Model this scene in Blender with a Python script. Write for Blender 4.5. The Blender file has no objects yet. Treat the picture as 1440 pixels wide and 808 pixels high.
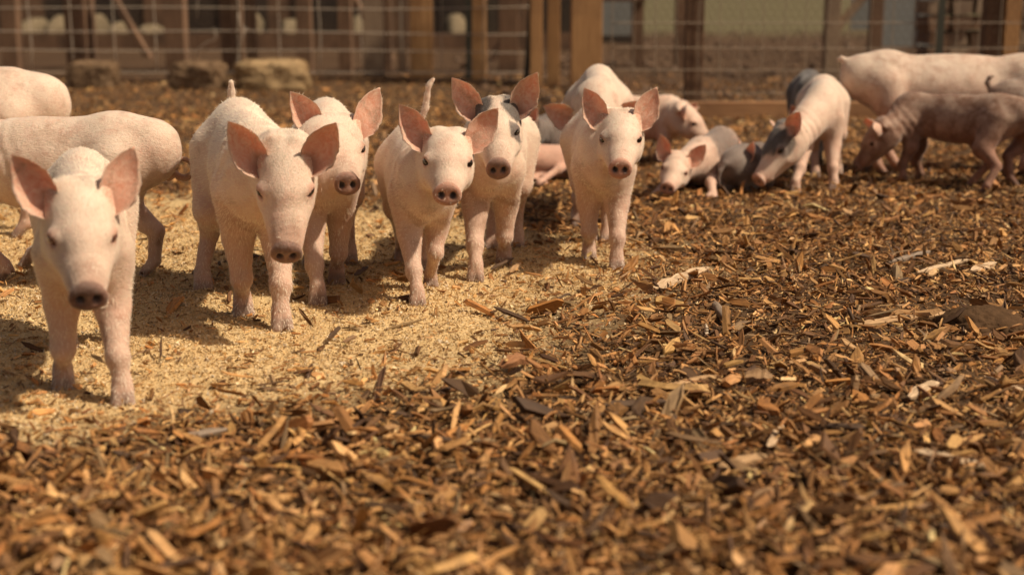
import bpy, math, random, time
import numpy as np
from mathutils import Vector, Matrix
random.seed(7); RS = np.random.RandomState(7)
sc = bpy.context.scene
COL = sc.collection
R = math.radians
T0 = time.time()

# ------------------------------------------------------------------ camera
CAM_H, PITCH, FPX = 0.85, R(12.2), 2000.0
cam_d = bpy.data.cameras.new('camera'); cam = bpy.data.objects.new('camera', cam_d); COL.objects.link(cam)
cam.location = (0, 0, CAM_H); cam.rotation_euler = (R(90) - PITCH, 0, 0)
cam_d.sensor_width = 36; cam_d.lens = 36 * FPX / 1440; cam_d.clip_start = 0.05; cam_d.clip_end = 2000
cam_d.dof.use_dof = True; cam_d.dof.focus_distance = 3.7; cam_d.dof.aperture_fstop = 2.2
sc.camera = cam

# ------------------------------------------------------------------ world, sun, exposure
SUN_EL, SUN_AZ = R(51), R(-14)          # azimuth: from +X (right), turned towards the camera
w = bpy.data.worlds.new('World'); sc.world = w; w.use_nodes = True
nt = w.node_tree; bg = nt.nodes['Background']
sky = nt.nodes.new('ShaderNodeTexSky'); sky.sky_type = 'NISHITA'; sky.sun_disc = False
sky.sun_elevation = SUN_EL; sky.sun_rotation = R(90) - SUN_AZ
sky.dust_density = 3.0; sky.air_density = 1.0; sky.ozone_density = 0.6
warm = nt.nodes.new('ShaderNodeMix'); warm.data_type = 'RGBA'; warm.blend_type = 'MULTIPLY'; warm.inputs[0].default_value = 1
nt.links.new(sky.outputs[0], warm.inputs[6]); warm.inputs[7].default_value = (1.0, 0.80, 0.62, 1)
nt.links.new(warm.outputs[2], bg.inputs[0]); bg.inputs[1].default_value = 0.08
sun_d = bpy.data.lights.new('sun', 'SUN'); sun = bpy.data.objects.new('sun', sun_d); COL.objects.link(sun)
sd = Vector((math.cos(SUN_EL) * math.cos(SUN_AZ), math.cos(SUN_EL) * math.sin(SUN_AZ), math.sin(SUN_EL)))
sun.rotation_euler = sd.to_track_quat('Z', 'Y').to_euler(); sun.location = (6, -2, 8)
sun_d.energy = 4.6; sun_d.angle = R(2.0); sun_d.color = (1.0, 0.845, 0.64)
sc.view_settings.view_transform = 'Standard'; sc.view_settings.look = 'None'
sc.view_settings.exposure = 0.06; sc.view_settings.gamma = 1.0; sc.view_settings.use_curve_mapping = False
sc.render.engine = 'CYCLES'; sc.cycles.use_denoising = True
sc.cycles.max_bounces = 6; sc.cycles.diffuse_bounces = 3; sc.cycles.glossy_bounces = 2
sc.cycles.caustics_reflective = False; sc.cycles.caustics_refractive = False

DETAIL = 1.0

# ------------------------------------------------------------------ helpers
def vnoise(x, y, seed=0, oct=3):
    """cheap smooth value noise on arrays, about -1..1"""
    x = np.asarray(x, float); y = np.asarray(y, float); out = np.zeros(np.broadcast(x, y).shape); a = 1.0; tot = 0
    for o in range(oct):
        xi = np.floor(x); yi = np.floor(y); fx = x - xi; fy = y - yi
        fx = fx * fx * (3 - 2 * fx); fy = fy * fy * (3 - 2 * fy)
        def h(i, j):
            v = np.sin(i * 127.1 + j * 311.7 + (seed + o * 17) * 74.7) * 43758.5453
            return (v - np.floor(v)) * 2 - 1
        v = (h(xi, yi) * (1 - fx) + h(xi + 1, yi) * fx) * (1 - fy) + (h(xi, yi + 1) * (1 - fx) + h(xi + 1, yi + 1) * fx) * fy
        out = out + a * v; tot += a; a *= 0.5; x = x * 2.03 + 5.3; y = y * 2.03 + 1.7
    return out / tot

def smooth(e0, e1, x):
    t = np.clip((x - e0) / (e1 - e0), 0, 1); return t * t * (3 - 2 * t)

def feed_mask(x, y):
    """1 where the pale crumbled feed covers the ground"""
    x = np.asarray(x, float); y = np.asarray(y, float)
    n = vnoise(x * 2.2, y * 2.2, 3) * 0.24 + vnoise(x * 9, y * 9, 4) * 0.16 + vnoise(x * 31, y * 31, 6) * 0.12
    right = np.interp(y, [2.45, 2.62, 2.83, 3.2, 3.7, 4.15, 4.75, 5.3, 6.0], [-1.2, -.66, -.27, -.02, .27, .42, .18, -.6, -1.6])   # right limit as a function of depth
    a = smooth(-0.36, 0.24, right - x + n)
    b = smooth(2.18, 2.62, y + n * 0.6)
    c = 1 - smooth(5.0, 6.3, y + n)
    return a * b * c

def zg(x, y):
    x = np.asarray(x, float); y = np.asarray(y, float)
    z = 0.012 * vnoise(x * 1.3, y * 1.3, 1) + 0.007 * vnoise(x * 5, y * 5, 2)
    fmk = feed_mask(x, y); z = z + fmk * (0.014 + 0.020 * vnoise(x * 4.0, y * 3.2, 11) + .008 * vnoise(x * 12, y * 10, 13, 2)) + (1 - fmk) * 0.008 * vnoise(x * 6, y * 6, 12)
    far = smooth(9.3, 12, y) * (1 - smooth(24, 30, y))
    z = z + far * (0.05 * vnoise(x * 0.9, y * 0.5, 9))
    return z

def ray(u, v):
    dx = (u - 720) / FPX; dz = -(v - 404) / FPX
    return np.array([dx, math.cos(PITCH) + dz * math.sin(PITCH), dz * math.cos(PITCH) - math.sin(PITCH)])
def G(u, v, h=0.0):
    d = ray(u, v); z = h
    for _ in range(6):
        t = (z - CAM_H) / d[2]; z = h + float(zg(d[0] * t, d[1] * t))
    return np.array([d[0] * t, d[1] * t, z])
def P(u, v, Y):
    d = ray(u, v); t = Y / d[1]
    return np.array([0, 0, CAM_H]) + d * t
def proj(p):
    p = np.array(p, float) - [0, 0, CAM_H]
    f = p[1] * math.cos(PITCH) - p[2] * math.sin(PITCH); up = p[2] * math.cos(PITCH) + p[1] * math.sin(PITCH)
    return (round(720 + FPX * p[0] / f), round(404 - FPX * up / f))

def props(o, label=None, cat=None, group=None, kind=None):
    if label: o['label'] = label
    if cat: o['category'] = cat
    if group: o['group'] = group
    if kind: o['kind'] = kind
    return o
def link(name, data, parent=None):
    o = bpy.data.objects.new(name, data); COL.objects.link(o)
    if parent is not None: o.parent = parent
    return o
def empty(name, loc, rz=0, **k):
    o = link(name, None); o.location = loc; o.rotation_euler = (0, 0, rz); o.empty_display_size = 0.1
    return props(o, **k)
def mesh_np(name, V, quads=None, tris=None, mat=None, smooth_=True):
    """mesh from numpy arrays"""
    V = np.asarray(V, np.float32); me = bpy.data.meshes.new(name)
    nq = 0 if quads is None else len(quads); ntr = 0 if tris is None else len(tris)
    me.vertices.add(len(V)); me.vertices.foreach_set('co', V.ravel())
    idx = []; st = []; tot = []
    if nq: idx.append(np.asarray(quads).ravel()); st.append(np.arange(nq) * 4); tot.append(np.full(nq, 4))
    if ntr: idx.append(np.asarray(tris).ravel()); st.append(nq * 4 + np.arange(ntr) * 3); tot.append(np.full(ntr, 3))
    idx = np.concatenate(idx).astype(np.int32); st = np.concatenate(st).astype(np.int32)
    me.loops.add(len(idx)); me.loops.foreach_set('vertex_index', idx)
    me.polygons.add(len(st)); me.polygons.foreach_set('loop_start', st)
    me.update(calc_edges=True)
    me.polygons.foreach_set('use_smooth', np.full(len(st), smooth_))
    if mat: me.materials.append(mat)
    return me
def add_attr(me, name, data, kind='FLOAT_COLOR'):
    a = me.attributes.new(name, kind, 'POINT'); data = np.asarray(data, np.float32)
    if kind == 'FLOAT_COLOR': a.data.foreach_set('color', data.ravel())
    elif kind == 'FLOAT_VECTOR': a.data.foreach_set('vector', data.ravel())
    else: a.data.foreach_set('value', data.ravel())

class MB:
    """collects boxes and tubes into one mesh"""
    def __init__(s): s.v = []; s.f = []
    def box(s, c, size, rot=None, taper=1.0, jit=0.0):
        n = len(s.v); M = rot if rot is not None else Matrix.Identity(3)
        for z in (-1, 1):
            k = taper if z > 0 else 1
            for x, y in ((-1, -1), (1, -1), (1, 1), (-1, 1)):
                q = M @ Vector((x * size[0] / 2 * k, y * size[1] / 2 * k, z * size[2] / 2))
                s.v.append((c[0] + q.x + random.uniform(-jit, jit), c[1] + q.y + random.uniform(-jit, jit), c[2] + q.z))
        for f in ((0, 3, 2, 1), (4, 5, 6, 7), (0, 1, 5, 4), (1, 2, 6, 5), (2, 3, 7, 6), (3, 0, 4, 7)):
            s.f.append(tuple(n + i for i in f))
        return s
    def tube(s, pts, r, seg=5):
        pts = [Vector(p) for p in pts]; n0 = len(s.v); rr = r if hasattr(r, '__len__') else [r] * len(pts)
        for i, p in enumerate(pts):
            d = (pts[min(i + 1, len(pts) - 1)] - pts[max(i - 1, 0)]).normalized()
            a = d.cross(Vector((0, 1, 0)) if abs(d.y) < .9 else Vector((1, 0, 0))).normalized(); b = d.cross(a)
            for k in range(seg):
                t = 2 * math.pi * k / seg
                s.v.append(tuple(p + (a * math.cos(t) + b * math.sin(t)) * rr[i]))
        for i in range(len(pts) - 1):
            for k in range(seg):
                a0 = n0 + i * seg + k; a1 = n0 + i * seg + (k + 1) % seg
                s.f.append((a0, a1, a1 + seg, a0 + seg))
        s.f.append(tuple(n0 + k for k in range(seg))[::-1]); e = n0 + (len(pts) - 1) * seg
        s.f.append(tuple(e + k for k in range(seg)))
        return s
    def build(s, name, mat, parent=None, smooth_=False):
        me = bpy.data.meshes.new(name); me.from_pydata(s.v, [], s.f); me.update()
        if smooth_: me.polygons.foreach_set('use_smooth', [True] * len(me.polygons))
        me.materials.append(mat)
        return link(name, me, parent)

# ------------------------------------------------------------------ materials
class NT:
    def __init__(s, name):
        s.m = bpy.data.materials.new(name); s.m.use_nodes = True; s.t = s.m.node_tree; s.b = s.t.nodes['Principled BSDF']
    def n(s, typ, **k):
        nd = s.t.nodes.new(typ)
        for a, v in k.items():
            if a.startswith('i_'):
                nd.inputs[a[2:].replace('_', ' ')].default_value = v
            else: setattr(nd, a, v)
        return nd
    def l(s, a, b): s.t.links.new(a, b)
    def coord(s, scale=(1, 1, 1), src='Object'):
        tc = s.n('ShaderNodeTexCoord'); mp = s.n('ShaderNodeMapping'); mp.inputs['Scale'].default_value = scale
        s.l(tc.outputs[src], mp.inputs[0]); return mp.outputs[0]
    def noise(s, vec, scale, detail=4, rough=.55, dist=0):
        nd = s.n('ShaderNodeTexNoise'); nd.inputs['Scale'].default_value = scale; nd.inputs['Detail'].default_value = detail
        nd.inputs['Roughness'].default_value = rough; nd.inputs['Distortion'].default_value = dist
        if vec is not None: s.l(vec, nd.inputs['Vector'])
        return nd.outputs['Fac']
    def ramp(s, fac, stops):
        nd = s.n('ShaderNodeValToRGB'); s.l(fac, nd.inputs[0]); e = nd.color_ramp.elements
        while len(e) < len(stops): e.new(0.5)
        for i, (p, c) in enumerate(stops):
            e[i].position = p; e[i].color = tuple(c) + (1,) if len(c) == 3 else c
        return nd.outputs[0]
    def mix(s, fac, a, b, blend='MIX'):
        nd = s.n('ShaderNodeMix'); nd.data_type = 'RGBA'; nd.blend_type = blend
        for val, i in ((fac, 0), (a, 6), (b, 7)):
            if isinstance(val, (int, float)): nd.inputs[i].default_value = val if i == 0 else (val, val, val, 1)
            elif isinstance(val, tuple): nd.inputs[i].default_value = val + (1,) if len(val) == 3 else val
            else: s.l(val, nd.inputs[i])
        return nd.outputs[2]
    def math(s, op, a, b=0.0):
        nd = s.n('ShaderNodeMath'); nd.operation = op
        for val, i in ((a, 0), (b, 1)):
            if isinstance(val, (int, float)): nd.inputs[i].default_value = val
            else: s.l(val, nd.inputs[i])
        return nd.outputs[0]
    def bump(s, h, strength=.5, dist=.01):
        nd = s.n('ShaderNodeBump'); nd.inputs['Strength'].default_value = strength; nd.inputs['Distance'].default_value = dist
        s.l(h, nd.inputs['Height']); s.l(nd.outputs[0], s.b.inputs['Normal']); return nd
    def rough(s, v): s.b.inputs['Roughness'].default_value = v

def m_skin():
    s = NT('pig_skin'); at = s.n('ShaderNodeAttribute', attribute_name='mask'); sep = s.n('ShaderNodeSeparateColor'); s.l(at.outputs['Color'], sep.inputs[0])
    c = s.coord(); big = s.noise(c, 5, 4, .6); mid = s.noise(c, 22, 4, .65); fine = s.noise(c, 75, 4, .65)
    st = s.noise(s.coord((48, 105, 100)), 2.2, 4, .65, .8)
    sr = s.ramp(st, [(.32, (0, 0, 0)), (.68, (1, 1, 1))])
    base = s.mix(s.ramp(big, [(.35, (0, 0, 0)), (.65, (1, 1, 1))]), (0.62, 0.455, 0.345), (0.76, 0.62, 0.495))
    base = s.mix(s.math('MULTIPLY', s.ramp(mid, [(.45, (0, 0, 0)), (.7, (1, 1, 1))]), .80), base, (0.57, 0.325, 0.24))
    base = s.mix(s.math('MULTIPLY', sr, .45), base, (0.80, 0.69, 0.56))
    pink = s.mix(mid, (0.56, 0.235, 0.155), (0.68, 0.37, 0.26))
    pink = s.mix(s.math('SUBTRACT', 1.0, at.outputs['Alpha']), pink, s.mix(s.ramp(s.noise(c, 38, 5, .7, 1.6), [(.38, (0, 0, 0)), (.62, (1, 1, 1))]), (0.86, 0.41, 0.27), (0.96, 0.64, 0.48)))
    col = s.mix(sep.outputs[0], base, pink)
    sm = s.ramp(s.noise(c, 11, 6, .75, .4), [(.54, (0, 0, 0)), (.72, (1, 1, 1))])           # faint dry smears anywhere
    col = s.mix(s.math('MULTIPLY', sm, .62), col, (0.33, 0.22, 0.14))
    sp = s.ramp(s.noise(c, 55, 1, .4), [(.80, (0, 0, 0)), (.84, (1, 1, 1))]); col = s.mix(s.math('MULTIPLY', sp, .6), col, (0.12, 0.07, 0.04))
    dirt_shade_fac = s.math('MULTIPLY', sep.outputs[2], s.math('ADD', s.math('MULTIPLY', mid, 1.3), .15)); dirt_shade_fac = s.math('MINIMUM', dirt_shade_fac, .93)
    col = s.mix(dirt_shade_fac, col, (0.165, 0.075, 0.042))  # one brown for dirt, dark noses and shade put into the skin colour
    col = s.mix(sep.outputs[1], col, s.mix(sr, (0.030, 0.027, 0.026), (0.125, 0.112, 0.105)))
    s.l(col, s.b.inputs['Base Color']); s.rough(.6)
    s.b.inputs['Specular IOR Level'].default_value = .32
    s.b.inputs['Subsurface Weight'].default_value = .16; s.b.inputs['Subsurface Radius'].default_value = (1.0, .45, .3); s.b.inputs['Subsurface Scale'].default_value = .007
    s.b.inputs['Sheen Weight'].default_value = .25; s.b.inputs['Sheen Roughness'].default_value = .4
    out = s.t.nodes['Material Output']; tr = s.n('ShaderNodeBsdfTranslucent'); s.l(s.mix(1.0, col, (1.0, 0.84, 0.72), 'MULTIPLY'), tr.inputs[0]); ms = s.n('ShaderNodeMixShader')
    s.l(s.math('MULTIPLY', s.math('SUBTRACT', 1.0, at.outputs['Alpha']), .24), ms.inputs[0]); s.l(s.b.outputs[0], ms.inputs[1]); s.l(tr.outputs[0], ms.inputs[2]); s.l(ms.outputs[0], out.inputs[0])
    s.bump(s.math('ADD', s.math('MULTIPLY', mid, .9), s.math('ADD', s.math('MULTIPLY', fine, .35), s.math('MULTIPLY', st, .8))), .58, .005)
    return s.m
def m_simple(name, c, rough=.6, var=None, scale=20, bump=0, spec=.5):
    s = NT(name); v = s.coord(); n = s.noise(v, scale, 4)
    s.l(s.mix(n, c, var or tuple(x * .7 for x in c)), s.b.inputs['Base Color']); s.rough(rough); s.b.inputs['Specular IOR Level'].default_value = spec
    if bump: s.bump(n, .6, bump)
    return s.m
def m_chip():
    s = NT('wood_chips'); at = s.n('ShaderNodeAttribute', attribute_name='tint'); gr = s.n('ShaderNodeAttribute', attribute_name='grain')
    mp = s.n('ShaderNodeMapping'); mp.inputs['Scale'].default_value = (14, 260, 90); s.l(gr.outputs['Vector'], mp.inputs[0])
    g = s.noise(mp.outputs[0], 1, 3, .6); mp2 = s.n('ShaderNodeMapping'); mp2.inputs['Scale'].default_value = (40, 40, 40); s.l(gr.outputs['Vector'], mp2.inputs[0])
    g2 = s.noise(mp2.outputs[0], 1, 3)
    col = s.mix(s.ramp(g, [(.3, (0, 0, 0)), (.7, (1, 1, 1))]), (0.55, 0.5, 0.45), (1.15, 1.15, 1.15)); col = s.mix(1.0, at.outputs['Color'], col, 'MULTIPLY')
    col = s.mix(s.math('MULTIPLY', s.ramp(g2, [(.5, (0, 0, 0)), (.75, (1, 1, 1))]), .55), col, (0.075, 0.04, 0.02))
    s.l(col, s.b.inputs['Base Color']); s.rough(.7); s.b.inputs['Specular IOR Level'].default_value = .35
    s.bump(g, .5, .0012); return s.m
def m_wood(name, a, b, dark, scale=(3, 60, 60), axis_z=True):
    s = NT(name); v = s.coord((50, 50, 2.5) if axis_z else (2.5, 50, 50)); g = s.noise(v, 1.2, 5, .65, .4); b2 = s.noise(s.coord(), 3, 4)
    col = s.mix(s.ramp(g, [(.35, (0, 0, 0)), (.65, (1, 1, 1))]), a, b)
    col = s.mix(s.ramp(b2, [(.45, (0, 0, 0)), (.75, (1, 1, 1))]), col, dark)
    s.l(col, s.b.inputs['Base Color']); s.rough(.85); s.bump(g, .5, .004); return s.m
def m_ground():
    s = NT('ground'); at = s.n('ShaderNodeAttribute', attribute_name='zone'); sep = s.n('ShaderNodeSeparateColor'); s.l(at.outputs['Color'], sep.inputs[0])
    c = s.coord(); f = s.noise(c, 90, 5, .7); m = s.noise(c, 14, 5, .65); b = s.noise(c, 1.3, 4)
    soil = s.mix(f, (0.03, 0.017, 0.009), (0.13, 0.078, 0.04)); soil = s.mix(s.math('MULTIPLY', m, .6), soil, (0.12, 0.068, 0.034))
    feed = s.mix(s.ramp(f, [(.3, (0, 0, 0)), (.7, (1, 1, 1))]), (0.46, 0.30, 0.13), (0.84, 0.64, 0.35)); feed = s.mix(s.math('MULTIPLY', m, .35), feed, (0.60, 0.43, 0.21))
    bare = s.mix(m, (0.03, 0.018, 0.010), (0.13, 0.075, 0.042)); bare = s.mix(s.ramp(b, [(.4, (0, 0, 0)), (.65, (1, 1, 1))]), bare, s.mix(f, (0.055, 0.032, 0.018), (0.13, 0.078, 0.042)))
    grass = s.mix(m, (0.09, 0.08, 0.04), (0.16, 0.13, 0.067)); grass = s.mix(b, grass, (0.11, 0.092, 0.05))
    col = s.mix(sep.outputs[0], soil, feed); col = s.mix(sep.outputs[1], col, bare); col = s.mix(sep.outputs[2], col, grass)
    s.l(col, s.b.inputs['Base Color']); s.rough(.95); s.b.inputs['Specular IOR Level'].default_value = .15
    s.bump(s.math('ADD', s.math('MULTIPLY', f, .35), m), .9, .015); return s.m

M = {}
M['skin'] = m_skin()
M['bristle'] = m_simple('bristle', (0.86, 0.76, 0.62), .5, (0.78, 0.64, 0.48), 30)
M['bristle_dark'] = m_simple('bristle_dark', (0.16, 0.12, 0.09), .5)
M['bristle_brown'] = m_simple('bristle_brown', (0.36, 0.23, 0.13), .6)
M['eye'] = m_simple('eye', (0.02, 0.012, 0.008), .12, spec=.6)
M['eye_pink'] = m_simple('eye_pink', (0.16, 0.05, 0.035), .2, spec=.6)
M['chip'] = m_chip()
M['post_brown'] = m_wood('post_brown', (0.12, 0.065, 0.036), (0.23, 0.13, 0.072), (0.065, 0.037, 0.022))
M['post_orange'] = m_wood('post_orange', (0.34, 0.17, 0.065), (0.52, 0.29, 0.12), (0.20, 0.10, 0.045))
M['post_grey'] = m_wood('post_grey', (0.24, 0.16, 0.10), (0.36, 0.26, 0.17), (0.14, 0.09, 0.06))
M['beam'] = m_wood('beam_orange', (0.34, 0.17, 0.075), (0.48, 0.26, 0.12), (0.22, 0.11, 0.05), axis_z=False)
M['wire'] = m_simple('galvanised_wire', (0.66, 0.58, 0.47), .5, (0.42, 0.33, 0.24), 9)
M['wire_dull'] = m_simple('dull_wire', (0.40, 0.32, 0.23), .6, (0.22, 0.16, 0.11), 9)
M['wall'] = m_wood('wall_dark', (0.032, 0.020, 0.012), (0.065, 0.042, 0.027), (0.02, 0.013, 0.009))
M['rust'] = m_simple('rusty_wire', (0.20, 0.13, 0.085), .8)
M['tpost'] = m_simple('green_steel_post', (0.035, 0.045, 0.03), .6, (0.06, 0.05, 0.035))
M['metal'] = m_simple('grey_sheet_metal', (0.20, 0.215, 0.21), .6, (0.27, 0.265, 0.24), 3)
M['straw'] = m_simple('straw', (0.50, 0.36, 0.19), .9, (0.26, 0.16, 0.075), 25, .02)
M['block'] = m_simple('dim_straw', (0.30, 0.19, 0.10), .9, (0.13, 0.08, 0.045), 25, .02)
M['pale'] = m_simple('pale_straw', (0.20, 0.155, 0.09), .9, (0.12, 0.09, 0.055), 8, .02)
M['soil'] = m_simple('soil', (0.13, 0.075, 0.04), .98, (0.045, 0.026, 0.014), 60, .012, spec=.05)
M['ground'] = m_ground()

# ------------------------------------------------------------------ ground
def axis(parts):
    out = []
    for a, b, st in parts:
        n = max(1, int(round((b - a) / st))); out += list(np.linspace(a, b, n, endpoint=False))
    out.append(parts[-1][1]); return np.array(out)
gx = axis([(-600, -60, 90), (-60, -8, 4), (-8, -3, .25), (-3, 3.2, .05), (3.2, 8, .25), (8, 60, 4), (60, 600, 90)])
gy = axis([(-300, -20, 40), (-20, 1, 1.5), (1, 8, .05), (8, 13, .12), (13, 26, .4), (26, 70, 3), (70, 900, 60)])
X, Y = np.meshgrid(gx, gy); Z = zg(X, Y)
V = np.stack([X, Y, Z], -1).reshape(-1, 3); nx, ny = len(gx), len(gy)
i = np.arange(nx - 1)[None] + nx * np.arange(ny - 1)[:, None]
Q = np.stack([i, i + 1, i + nx + 1, i + nx], -1).reshape(-1, 4)
me = mesh_np('ground', V, quads=Q, mat=M['ground'])
fm = feed_mask(X, Y).ravel(); yy = V[:, 1] + 1.5 * vnoise(V[:, 0] * .3, V[:, 1] * .1, 5)
bare = smooth(8.8, 10.5, V[:, 1] - .9 * smooth(0, 2, V[:, 0]) + smooth(1, -1, V[:, 0]) * -2.5); field = smooth(20, 25, yy)
add_attr(me, 'zone', np.stack([fm, bare, field, np.ones_like(fm)], -1))
props(link('ground', me), kind='structure')

# ------------------------------------------------------------------ loose chips and feed (countless: one object each)
PAL = np.array([(0.52, 0.34, 0.165), (0.64, 0.46, 0.25), (0.34, 0.205, 0.09), (0.19, 0.105, 0.045), (0.085, 0.048, 0.024), (0.42, 0.235, 0.095), (0.30, 0.23, 0.155), (0.76, 0.60, 0.38)])
def frames(n, tilt, roll):
    yaw = RS.uniform(0, 2 * np.pi, n); p = RS.normal(0, tilt, n); r = RS.normal(0, roll, n)
    cy, sy, cp, sp = np.cos(yaw), np.sin(yaw), np.cos(p), np.sin(p)
    a = np.stack([cy * cp, sy * cp, sp], -1); l = np.stack([-sy, cy, np.zeros(n)], -1); u = np.cross(a, l)
    cr, sr = np.cos(r)[:, None], np.sin(r)[:, None]
    return a, l * cr + u * sr, u * cr - l * sr
def chips(name, pos, L, W, T, tint, tilt=.35, roll=.5, hexa=False, mat=None, **k):
    n = len(pos); a, l, u = frames(n, tilt, roll)
    if hexa:
        ox = np.array([-1, -.55, .6, 1, .5, -.65]); oy = np.array([.1, -1, -1, -.2, 1, 1.])
        ox = ox[None] + RS.uniform(-.25, .25, (n, 6)); oy = oy[None] * RS.uniform(.55, 1.1, (n, 6))
        m = 6
    else:
        ox = np.array([-1, 1, 1, -1.])[None] * RS.uniform(.7, 1.1, (n, 4)); oy = np.array([-1, -1, 1, 1.])[None] * RS.uniform(.3, 1.1, (n, 4)); m = 4
    bend = RS.normal(0, .12, n)[:, None] * (ox ** 2)
    lx = ox * L[:, None] / 2; ly = oy * W[:, None] / 2; lz = bend * L[:, None] * .5
    vv = []; gg = []
    off = RS.uniform(0, 50, (n, 1))
    for sgn in (-1, 1):
        zz = lz + sgn * T[:, None] / 2 * RS.uniform(.6, 1.1, (n, m)); sh = 1 - .12 * (sgn > 0)
        p = pos[:, None] + a[:, None] * (lx * sh)[..., None] + l[:, None] * (ly * sh)[..., None] + u[:, None] * zz[..., None]
        vv.append(p); gg.append(np.stack([lx + off, ly + off * .37, zz + off], -1))
    V = np.concatenate(vv, 1); Gn = np.concatenate(gg, 1); base = (np.arange(n) * 2 * m)[:, None, None]
    side = np.array([(j, (j + 1) % m, m + (j + 1) % m, m + j) for j in range(m)])
    if hexa: caps = np.array([(0, 5, 4, 1), (1, 4, 3, 2), (6, 7, 10, 11), (7, 8, 9, 10)])
    else: caps = np.array([(0, 3, 2, 1), (4, 5, 6, 7)])
    F = (base + np.concatenate([side, caps])[None]).reshape(-1, 4)
    me = mesh_np(name, V.reshape(-1, 3), quads=F, mat=mat or M['chip'], smooth_=False)
    add_attr(me, 'tint', np.concatenate([np.repeat(tint, 2 * m, 0), np.ones((n * 2 * m, 1))], 1)); add_attr(me, 'grain', Gn.reshape(-1, 3), 'FLOAT_VECTOR')
    return props(link(name, me), **k)
def scatter(n, y0, y1, power=1.0, pad=.12):
    y = (y0 ** (1 - power) + RS.uniform(0, 1, n) * (y1 ** (1 - power) - y0 ** (1 - power))) ** (1 / (1 - power)) if power != 1 else y0 * (y1 / y0) ** RS.uniform(0, 1, n)
    x = RS.uniform(-1, 1, n) * (.36 * y * 1.03 + pad); return x, y
def tints(n, weights, var=.25):
    w_ = np.array(weights, float); c = PAL[RS.choice(len(PAL), n, p=w_ / w_.sum())]
    return np.clip(c * np.array([1.16, .955, .70]) * RS.uniform(1 - var, 1 + var, (n, 1)) * RS.uniform(.95, 1.05, (n, 3)), 0, .9)

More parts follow.
